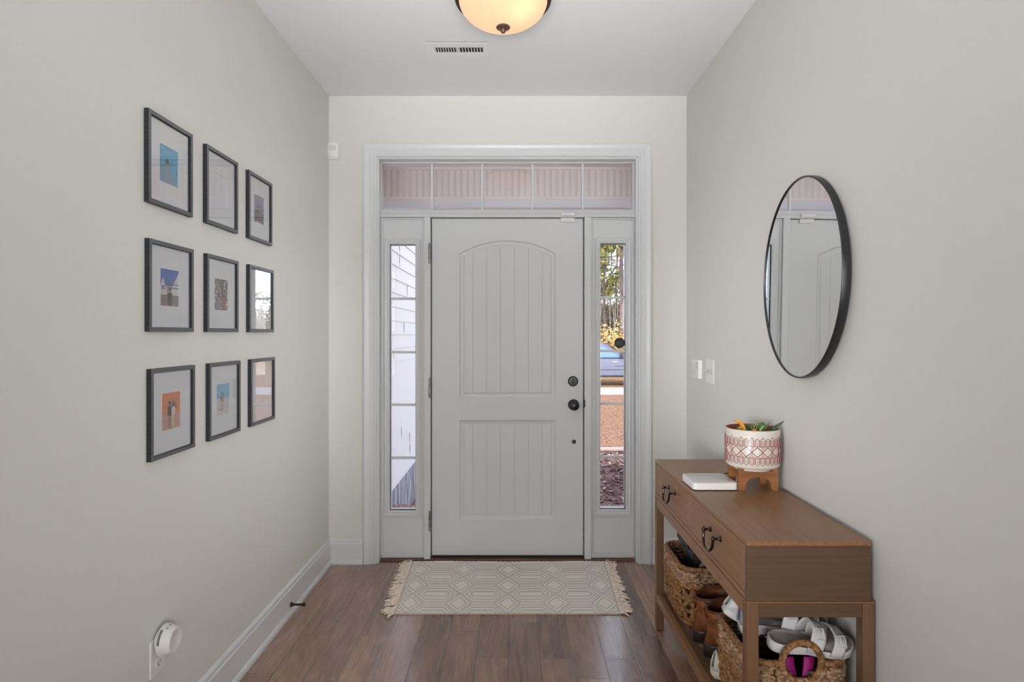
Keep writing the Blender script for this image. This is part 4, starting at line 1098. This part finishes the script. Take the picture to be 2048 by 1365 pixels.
g = 'duck boots between the baskets'
t = place_shoe('boot', 'tan leather duck boot with dark rubber bottom, nearer the shelf front', 'boot', (.694, 2.292, SZ+.0005), (0, 0, 8), g); boot(t)
t = place_shoe('boot', 'tan leather duck boot behind its mate, beside the near basket', 'boot', (.702, 2.186, SZ+.0005), (0, 0, 5), g); boot(t)
t = thing('loose_lace', 'loose rawhide lace hanging from the far basket to the shelf', 'lace', (.70, 2.33, SZ))
MB().tube([tuple(W(a, b, y)) for a, b, y in ((1398,1213,2.29),(1388,1222,2.30),(1381,1234,2.31),(1377,1250,2.32),(1376,1268,2.32))], .0022, 6).build('cord', mat('rawhide_cord', srgb(150,88,44), .7), t, smooth=True)

# white sneakers: one inside the near basket, one pair squeezed on the shelf beside it
t = place_shoe('sneaker', 'white sneaker tilted in the near basket, heel tab over the rim', 'sneaker', (.680, 1.972, .440), (0, 26, -7), None); shoe(t, .26, .092, [(a, b*1.12) for a, b in snk], .022, m_white, m_white, mat('grey_lining', srgb(120,120,124), .9), mat('white_lace', srgb(225,225,225), .8))
MB().tube([(.004,-.006,.085),(-.012,-.006,.094),(-.018,0,.088),(-.012,.006,.078),(.002,.006,.070)], .0035, 8).build('heel_tab', m_white, t, smooth=True, shift=False)
t = place_shoe('sneaker', 'cream sneaker on the cane shelf in front of the near basket', 'sneaker', (.682, 2.078, SZ+.0008), (0, 0, 2), None); 
shoe(t, .25, .078, snk, .026, mat('off_white_canvas', srgb(205,200,190), .8), m_cream, m_inner, mat('white_lace_b', srgb(225,225,225), .8))
# black and white trainer behind the sandals
t = place_shoe('sneaker', 'grey and white trainer lying behind the sandals in the near basket', 'sneaker', (.715, 1.908, .402), (0, -7, -4), None)
shoe(t, .27, .094, snk, .030, mat('pale_lilac_mesh', srgb(150,150,165), .8), mat('white_foam_sole', srgb(200,196,198), .6), m_inner, None)
MB().box(.05, .12, -.0480, -.0455, .004, .016).build('sole_logo_patch', mat('black_patch', (.01,.01,.01), .5), t, shift=False, bevel=.002)
t = place_shoe('shoe', 'black shoe leaning against the right wall in the near basket', 'shoe', (.915, 1.962, .335), (0, -72, 0), None); shoe(t, .25, .088, snk, .018, mat('black_fabric', (.02,.02,.022), .9), m_blk, m_inner, m_lace)
t = place_shoe('shoe', 'grey slipper at the back corner of the near basket', 'shoe', (.735, 2.000, .445), (0, 40, 20), None); shoe(t, .22, .085, snk, .012, noisy('grey_felt', srgb(78,78,88), srgb(98,98,108), (60,60,60), .95, .3), m_blk, m_inner, None)

# two-strap sandals
m_eva = mat('white_eva_foam', srgb(208,206,208), .5)
m_bed = noisy('sandal_footbed', srgb(150,142,136), srgb(168,160,154), (90,90,90), .8, .2)
def sandal(t, L=.258, Wd=.096):
    wt = [(0,.20),(.03,.46),(.10,.66),(.25,.72),(.42,.74),(.58,.92),(.72,1.0),(.84,.95),(.93,.74),(.98,.45),(1,.18)]
    N = 40; half = lambda u: interp(u, wt)*Wd/2; cy = lambda u: .007*math.sin(u*PI*1.0)
    outl = [(k/N*L, cy(k/N)+half(k/N)) for k in range(N+1)]+[((1-k/N)*L, cy(1-k/N)-half(1-k/N)) for k in range(N+1)]
    top = lambda x: .026+.006*math.cos(x/L*PI*1.6)+(.006*max(0,(x/L-.85)/.15))
    def loop(s_, zf): return [((x-L/2)*s_+L/2, cy(min(1,max(0,x/L)))+(y-cy(min(1,max(0,x/L))))*s_, zf(x)) for x, y in outl]
    rows = [loop(.95, lambda x: 0.0), loop(.99, lambda x: .003), loop(1.0, lambda x: top(x)*.6), loop(1.0, top), loop(.965, lambda x: top(x)+.001)]
    mb = MB(); mb.grid(rows, cv=True); mb.poly(rows[0][::-1]); mb.build('sole', m_eva, t, smooth=True, shift=False, fixn=False, auto=60)
    rows = [loop(.965, lambda x: top(x)+.001), loop(.93, lambda x: top(x)-.004), loop(.80, lambda x: top(x)-.007), loop(.4, lambda x: top(x)-.008), loop(.02, lambda x: top(x)-.008)]
    mb = MB(); mb.grid(rows, cv=True); mb.build('footbed', m_bed, t, smooth=True, shift=False, fixn=False)
    for (u0, u1, hh) in ((.40,.56,.062),(.66,.80,.044)):
        P = []
        for i in range(7):
            u = u0+(u1-u0)*i/6; row = []
            for j in range(21):
                a = PI*j/20; c_ = math.cos(a)
                row.append((u*L+.016*math.sin(a), cy(u)+(half(u)+.0025)*math.copysign(abs(c_)**.75, c_), .012+(top(u*L)-.012)*min(1, math.sin(a)*4)+(hh-(i*.0022))*math.sin(a)**.85))
            P.append(row)
        o = MB().grid(P).build('strap', m_eva, t, smooth=True, shift=False, fixn=False); s = o.modifiers.new('solid','SOLIDIFY'); s.thickness = .004
        u = (u0+u1)/2; a = R(128)
        c_ = math.cos(a); p = Vector((u*L+.014, cy(u)+(half(u)+.0025)*math.copysign(abs(c_)**.75, c_)-.003, top(u*L)+(hh-.006)*math.sin(a)**.85+.003))
        bk = MB(); dw = .012; 
        q = [p+Vector((-dw,-.010,-.012)), p+Vector((dw,-.010,-.012)), p+Vector((dw,.010,.010)), p+Vector((-dw,.010,.010))]
        bk.tube([q[0],(q[0]+q[1])/2,q[1],(q[1]+q[2])/2,q[2],(q[2]+q[3])/2,q[3],(q[3]+q[0])/2], .0022, 6, closed=True); bk.tube([(q[0]+q[1])/2, (q[2]+q[3])/2], .0016, 6)
        bk.build('buckle', m_eva, o, smooth=True, shift=False)
g = 'white two-strap sandals on top of the near basket'
t = place_shoe('sandal', 'white two-strap buckle sandal on top of the near basket, in front', 'sandal', (.738, 1.757, .434), (14, 3, 1), g); sandal(t, .245)
t = place_shoe('sandal', 'white two-strap buckle sandal behind the front one in the near basket', 'sandal', (.700, 1.846, .444), (10, 0, -3), g); sandal(t, .250)
# magenta sandal seen through the ring
m_mag = mat('magenta_webbing', srgb(150,10,110), .6)
t = place_shoe('sandal', 'magenta strappy sandal inside the near basket behind the ring handle', 'sandal', (.765, 1.765, .300), (0,0,0), None)
MB().box(-.005,.125,-.030,.03,-.02,-.004).build('sole', m_blk, t, shift=False, bevel=.006)
for (x0, x1, sl) in ((.004,.040,.012),(.070,.100,-.006)):
    P = [[(x0+sl*math.sin(PI*j/14)+.0, -.034+.0*j, -.02+.12*j/14), (x1+sl*math.sin(PI*j/14), -.034, -.02+.12*j/14)] for j in range(15)]
    P = [[(x0+.026*(j/14)**1.5*(1 if sl > 0 else -1), -.030-.006*math.sin(PI*j/14), .115-.125*j/14), (x1+.026*(j/14)**1.5*(1 if sl > 0 else -1), -.030-.006*math.sin(PI*j/14), .115-.125*j/14)] for j in range(15)]
    o = MB().grid(P).build('strap', m_mag, t, smooth=True, shift=False, fixn=False); s = o.modifiers.new('solid','SOLIDIFY'); s.thickness = .003
o = MB().box(.018, .095, -.038, -.034, -.008, .020).build('strap', m_mag, t, shift=False, bevel=.0015)

# ================================================================== outside
GZ = -.65
PE = 5.09      # porch edge
# brick porch
def brickmat():
    m = mat('porch_brick', (.4,.2,.15), .85); n, l, p = nodes(m)
    tc = n.new('ShaderNodeTexCoord'); b = n.new('ShaderNodeTexBrick'); b.inputs['Scale'].default_value = 5
    b.inputs['Color1'].default_value = (*srgb(150,98,88),1); b.inputs['Color2'].default_value = (*srgb(120,80,78),1); b.inputs['Mortar'].default_value = (*srgb(190,178,172),1)
    b.inputs['Mortar Size'].default_value = .03
    l.new(tc.outputs['Object'], b.inputs['Vector']); l.new(b.outputs['Color'], p.inputs['Base Color']); return m
struct(MB().box(-1.2, 2.6, YB+.15, PE, GZ, -.10).build('porch_floor', brickmat()), 'brick porch floor outside the door')
# outside of the house wall
# header beam over the porch opening, clad in vertical beaded panels
YP = 4.6
sP = F/YP
zt_, zbm, zlow = wz(333, YP), wz(398, YP), wz(415.5, YP)
M['soffit'] = mat('beaded_panel_vinyl', (.86,.79,.78), .6)
mb = MB(); xs = []; pitch = 12.75/sP; x = -1.2
while x < 2.6:
    for q, e in ((0,0),(.004,.006),(.007,0),(.010,0),(.013,.006),(.016,0)): xs.append((x+q, e))
    x += pitch
mb.grid([[(a, YP+e, zbm), (a, YP+e, zt_-.01)] for a, e in xs])
mb.box(-1.2, 2.6, YP+.008, YP+.20, zbm, H+.13)
struct(mb.build('porch_beam', M['soffit'], fixn=False), 'porch header beam clad in vertical beaded panels')
mb = MB(); mb.box(-1.2, 2.6, YP-.012, YP+.008, zbm-.006, zbm+.014); mb.box(-1.2, 2.6, YP-.012, YP+.008, zt_-.026, zt_)
struct(mb.build('porch_trim', mat('j_channel', (.88,.80,.79), .6)), 'pale channel strips of the porch beam')
struct(MB().box(-1.2, 2.6, YP-.004, YP+.25, zlow, zbm-.0062).build('porch_fascia', mat('white_vinyl', (.80,.80,.86), .5)), 'white lower board of the porch beam')
struct(MB().box(-1.2, 2.6, YB+.15, YP-.0125, zt_+.0, H+.13).build('porch_ceiling', M['soffit']), 'porch ceiling')
struct(MB().box(2.38, 2.52, YP+.02, YP+.16, -.10, zlow-.001).build('porch_post', mat('post_white', (.8,.8,.8), .5), bevel=.005), 'white porch post')
# lap siding of the wing on the left
XS = -1.20
mb = MB(); z = -.187; rows = []
while z < H+.1:
    rows += [(XS-.001, z), (XS-.013, z+.004), (XS-.013, z+.004)] if False else [(XS+.0, z), (XS-.012, z+.137)]
    z += .139
P = [[(a, y, b) for a, b in rows] for y in (YB+.15, 9.4)]
mb.grid(P); mb.box(-5.0, XS-.0121, YB+.15, 9.4, -.187, H+.1)
struct(mb.build('siding_wall', mat('white_lap_siding', (.84,.77,.755), .6), fixn=False), 'white lap siding wall of the wing left of the porch')
mb = MB()
for (y, k) in ((6.25, 16), (6.25, 17), (6.7, 14), (6.35, 3), (6.85, 2), (6.87, 1), (5.95, 9), (6.5, 11)):
    z = -.187+.139*k; mb.box(XS-.006, XS+.0006, y, y+.0035, z+.01, z+.13)
struct(mb.build('siding_seams', mat('seam_shadow', (.42,.38,.40), .8)), 'butt joints in the siding')
struct(MB().box(-5.0, XS-.014, YB+.15, 9.4, GZ, -.1875).build('foundation', noisy('weathered_foundation', srgb(120,112,116), srgb(188,182,190), (16,16,3), .9, .3)), 'grey foundation under the siding')
# ground
struct(MB().box(-60, 90, PE+.0, 10.26, GZ-.3, GZ).build('mulch_bed', noisy('mulch', srgb(92,66,62), srgb(176,140,132), (28,28,28), .95, .9, 5, .1, dist=.05)), 'brown mulch bed before the porch')
struct(MB().box(-60, 90, 10.26, 10.36, GZ-.3, GZ+.04).build('bed_edging', mat('pale_edging', srgb(205,190,182), .8)), 'pale edging between mulch and lawn')
struct(MB().box(-60, 90, 10.36, 19.7, GZ-.3, GZ-.002).build('lawn', noisy('dormant_grass', srgb(132,92,68), srgb(196,154,124), (18,18,18), .95, .8, 8, .1, dist=.05)), 'tan dormant lawn')
struct(MB().box(-60, 90, 19.7, 22.5, GZ-.3, GZ-.01).build('street', noisy('pale_asphalt', srgb(196,186,188), srgb(214,206,206), (3,3,3), .9)), 'pale street beyond the lawn')
struct(MB().box(-90, 120, 22.5, 120, GZ-.3, GZ-.012).build('verge', noisy('leaf_litter', srgb(120,84,58), srgb(200,158,112), (9,9,9), .95, .8, 8, .1, dist=.05)), 'leaf-strewn ground under the trees')
mb = MB()
for k in range(5200):
    x = random.uniform(-.9, 4.5); y = random.uniform(5.6, 10.2); a = random.uniform(0, PI); L = random.uniform(.015,.05); w_ = random.uniform(.006,.016); dx_, dy_ = math.cos(a)*L, math.sin(a)*L; ex, ey = -math.sin(a)*w_, math.cos(a)*w_; z = GZ+random.uniform(.004,.02); tz = random.uniform(-.015,.015)
    mb.add([(x-dx_-ex, y-dy_-ey, z-tz),(x+dx_-ex, y+dy_-ey, z+tz),(x+dx_+ex, y+dy_+ey, z+tz+.008),(x-dx_+ex, y-dy_+ey, z-tz+.008),(x, y, z-.012)], [(0,1,2,3),(0,1,4),(1,2,4),(2,3,4),(3,0,4)], m=random.randrange(3))
tag(mb.build('mulch_chips', [mat('chip_dark', srgb(88,58,54), .9), mat('chip_mid', srgb(130,98,92), .9), mat('chip_pale', srgb(190,165,158), .9)], fixn=False), 'loose bark chips on the shaded bed before the porch', 'mulch', kind='stuff')

# parked car, near side facing the house, nose to the right
car = thing('parked_car', 'silver-blue off-road car parked across the street, seen through right sidelight', 'car', (2.9, 24.0, GZ))
CY0, CY1 = 23.1, 24.9; cg = GZ
M['carpaint'] = mat('silver_blue_paint', srgb(118,120,140), .22, .4, .6)
low = [(.6,.42),(.55,.70),(.62,1.0),(1.0,1.04),(3.75,1.04),(3.95,1.05),(4.9,.98),(5.12,.86),(5.15,.55),(5.08,.38)]
def arch(cx, r=.40, n_=10): return [(cx+r*math.cos(PI*k/n_), .34+r*.95*math.sin(PI*k/n_)) for k in range(n_+1)]
bottom = [(4.72,.38)]+arch(4.28)+[(3.8,.36),(2.0,.36)]+arch(1.5)+[(.95,.40)]
prof = low+bottom
def extr(prof, y0, y1, ins=0):
    mb = MB(); n_ = len(prof)
    mb.add([(x, y0, cg+z) for x, z in prof]+[(x, y1, cg+z) for x, z in prof], [tuple(range(n_)), tuple(range(2*n_-1, n_-1, -1))]+[(k,(k+1)%n_,n_+(k+1)%n_,n_+k) for k in range(n_)])
    return mb
extr(prof, CY0, CY1).build('body', M['carpaint'], car, bevel=.05, seg=3)
cab = [(.75,1.04),(.98,1.55),(1.2,1.64),(2.95,1.64),(3.15,1.58),(3.92,1.045)]
mb = MB(); n_ = len(cab)
cabp = [[(x, CY0+.06+(z-1.04)*.25, cg+z) for x, z in cab], [(x, CY1-.06-(z-1.04)*.25, cg+z) for x, z in cab]]
mb.add(cabp[0]+cabp[1], [tuple(range(n_)), tuple(range(2*n_-1, n_-1, -1))]+[(k,(k+1)%n_,n_+(k+1)%n_,n_+k) for k in range(n_)])
mb.build('cabin', M['carpaint'], car, bevel=.04, seg=3)
M['carglass'] = mat('car_window_glass', srgb(120,150,190), .05, .3, .9)
for wpts in ([(2.35,1.10),(2.35,1.50),(3.02,1.50),(3.62,1.10)], [(1.35,1.10),(1.40,1.50),(2.22,1.50),(2.22,1.10)], [(.92,1.12),(1.08,1.48),(1.27,1.48),(1.22,1.12)]):
    mb = MB(); P = [(x, CY0+.045+(z-1.04)*.25, cg+z) for x, z in wpts]; Q = [(x, y+.02, z) for x, y, z in P]
    mb.add(P+Q, [(0,1,2,3),(7,6,5,4)]+[(k,(k+1)%4,4+(k+1)%4,4+k) for k in range(4)]); mb.build('side_window', M['carglass'], car)
mb = MB(); mb.add([(3.22,CY0+.28,cg+1.55),(3.22,CY1-.28,cg+1.55),(3.90,CY1-.14,cg+1.09),(3.90,CY0+.14,cg+1.09)], [(0,1,2,3)]); 
for i, v in enumerate(mb.v): mb.v[i] = (v[0]+.045, v[1], v[2]+.03)
mb.build('windshield', M['carglass'], car, fixn=False)
MB().box(3.62, 3.78, CY0-.20, CY0-.02, cg+1.06, cg+1.24).build('side_mirror', mat('mirror_dark', (.03,.03,.045), .4), car, bevel=.03)
for hx in (3.42, 2.18): MB().box(hx-.10, hx+.10, CY0-.045, CY0-.012, cg+.90, cg+.94).build('door_handle', mat('chrome_bright', (.85,.85,.88), .2, .6), car, bevel=.012)
for wx_ in (4.28, 1.5):
    wh = MB().lathe([(0,.0),(.20,.0),(.23,.02),(.36,.02),(.385,.06),(.385,.20),(.36,.24),(0,.24)], (wx_, CY0+.0, cg+.39), 'Y', 36).build('wheel', mat('tyre', (.02,.02,.022), .85), car, smooth=True, auto=40)
    MB().lathe([(0,-.012),(.05,-.012),(.06,.0),(.10,.006),(.20,-.006),(.215,.01),(.215,.02)], (wx_, CY0+.0, cg+.39), 'Y', 20).build('rim', mat('alloy', (.5,.5,.52), .3, .9), wh, smooth=True, auto=40)
mb = MB(); mb.box(2.55, 2.57, CY0-.004, CY0+.01, cg+.42, cg+1.02); mb.box(3.85, 3.87, CY0-.004, CY0+.01, cg+.62, cg+1.02); mb.box(.9, 4.7, CY0-.012, CY0+.01, cg+.60, cg+.625); mb.build('door_seams', mat('seam', (.05,.05,.07), .6), car)
MB().box(2.0, 3.8, CY0-.02, CY0+.1, cg+.33, cg+.40).build('rocker_panel', mat('rocker_black', (.03,.03,.035), .7), car, bevel=.02)
text_obj('door_lettering', 'TRD OFF ROAD', .085, (3.83-.10, CY0-.006, cg+.745), (R(90),0,0), mat('decal_dark', (.03,.03,.05), .6), car)

for o_ in [car]: o_.location.x += .42
# trees -------------------------------------------------------------
M['bark'] = noisy('pine_bark', srgb(92,76,78), srgb(150,124,116), (6,6,2), .95, .8, dist=.05)
def leaves(mb, c, rad, n_, s0, s1, nm, flat=.7):
    for _ in range(n_):
        d = Vector((random.gauss(0,1), random.gauss(0,1), random.gauss(0,flat))); d = d/(d.length+1e-6)*rad*random.random()**.4
        p = Vector(c)+d; s = random.uniform(s0, s1); a = Vector((random.gauss(0,1), random.gauss(0,1), random.gauss(0,1))).normalized(); b = a.orthogonal().normalized()
        mb.add([p-a*s, p+b*s*.45, p+a*s, p-b*s*.45], [(0,1,2,3)], m=random.randrange(nm))
leafM = {'pine': [mat('needles_olive', srgb(120,128,70), .8), mat('needles_yellow', srgb(196,190,96), .8), mat('needles_dark', srgb(86,92,60), .8)],
         'brown': [mat('leaf_brown', srgb(160,130,100), .9), mat('leaf_grey', srgb(150,138,122), .9), mat('leaf_olive', srgb(120,116,78), .9)],
         'gold': [mat('leaf_gold', srgb(226,180,92), .8), mat('leaf_amber', srgb(206,150,70), .8), mat('leaf_straw', srgb(236,206,130), .8)]}
def tree(x, y, h, r, label, group=None, kind='pine', crown=(.35, 1.0), nb=16, nl=70, spread=2.4, lean=0, lsz=(.10,.26)):
    t = thing('pine_tree' if kind == 'pine' else 'tree', label, 'tree', (x, y, GZ), group=group)
    tk = MB(); path = [(x+lean*(k/8)**2+.05*math.sin(k*1.7), y, GZ-.05+h*k/8) for k in range(9)]
    tk.tube(path, [r*(1-.75*k/8) for k in range(9)], 10)
    br = []
    for k in range(nb):
        v = crown[0]+(crown[1]-crown[0])*(k+.5)/nb; a = random.uniform(0, 2*PI); L = spread*(1.1-.75*(v-crown[0])/(1-crown[0]+.01))*random.uniform(.6,1.1)
        i = v*8; i0 = min(7, int(i)); p0 = Vector(path[i0]).lerp(Vector(path[i0+1]), i-i0)
        p1 = p0+Vector((math.cos(a)*L*.5, math.sin(a)*L*.5, .25*L*random.uniform(-.3,.7))); p2 = p0+Vector((math.cos(a)*L, math.sin(a)*L, L*random.uniform(-.15,.35)))
        tk.tube([p0, p1, p2], [r*.28, r*.18, r*.06], 6); br.append((p1, p2, L))
    tk.build('trunk', M['bark'], t, smooth=True, fixn=False)
    lf = MB()
    for p1, p2, L in br:
        leaves(lf, p2, L*.34+.2, nl, lsz[0], lsz[1], 3); leaves(lf, (p1+p2)/2, L*.25+.15, nl//2, lsz[0], lsz[1], 3)
    lf.build('foliage', leafM[kind], t, fixn=False)
    return t
tree(wx(1244, 32), 32, 15, .15, 'thick pine trunk with yellow-green needles at the right edge of sidelight', crown=(.36,.98), nb=26, nl=150, spread=3.0)
tree(wx(1209, 40), 40, 14, .11, 'slender pine left of the thick trunk in the right sidelight', crown=(.33,.98), nb=22, nl=110, spread=2.6)
tree(wx(1234, 46), 46, 16, .10, 'thin pine between the two nearer pine trunks', crown=(.30,.98), nb=22, nl=110, spread=2.6)
tree(wx(1222, 58), 58, 15, .10, 'distant pine with bare lower trunk in the middle of the sidelight', crown=(.25,.98), nb=24, nl=110, spread=3)
k = 0
for (x, y) in ((1, 44), (4, 52), (12, 40), (15, 50), (19, 38), (23, 47), (28, 40), (33, 50), (38, 42), (-4, 48), (44, 48), (9.5, 66), (13.5, 64)):
    tree(x, y, random.uniform(11, 16), .13, 'pine in the woodland across the street', 'pines in the woodland across the street', crown=(.30,.98), nb=16, nl=36, spread=2.8)
# leafless and brown understory as one mass
mb = MB()
for _ in range(1100):
    x = random.uniform(-8, 55); y = random.uniform(44, 62); hh = random.uniform(1.2, 4.9)
    leaves(mb, (x, y, GZ+hh*.5), 1.5+hh*.16, 60, .12, .34, 3, 1.3)
for _ in range(420):
    x = random.uniform(5, 12); y = random.uniform(44, 60); hh = random.uniform(2.4, 5.4)
    leaves(mb, (x, y, GZ+hh*.55), 1.9, 70, .12, .32, 3, 1.4)
for _ in range(260):
    x = random.uniform(2, 16) if random.random() < .6 else random.uniform(-8, 55); y = random.uniform(42, 58)
    mb.tube([(x, y, GZ), (x+random.uniform(-.3,.3), y, GZ+2.5), (x+random.uniform(-.7,.7), y, GZ+random.uniform(4,7))], [.045,.035,.012], 4, m=3)
tag(mb.build('underbrush', leafM['brown']+[mat('twig_grey', srgb(178,166,158), .9)], fixn=False), 'brown leafless underbrush between the pines across the street', 'brush', kind='stuff')
def bush(x, y, r, label, kind='gold'):
    t = thing('bush', label, 'bush', (x, y, GZ)); lf = MB()
    for _ in range(9): leaves(lf, (x+random.uniform(-r,r)*.6, y+random.uniform(-r,r)*.5, GZ+random.uniform(.3,1.2)*r), r*.5, 120, .04, .12, 3, .9)
    lf.build('foliage', leafM[kind], t, fixn=False)
    st_ = MB()
    for _ in range(7):
        a = random.uniform(0, 2*PI); st_.tube([(x, y, GZ), (x+math.cos(a)*r*.3, y+math.sin(a)*r*.3, GZ+r*.7), (x+math.cos(a)*r*.6, y+math.sin(a)*r*.6, GZ+r*1.3)], [.03,.02,.008], 5)
    st_.build('stem', M['bark'], t, fixn=False)
bush(wx(1247, 29), 29, 1.85, 'golden autumn bush behind the parked car at the right')
bush(wx(1213, 34), 34, .8, 'low golden bush behind the cabin of the parked car')
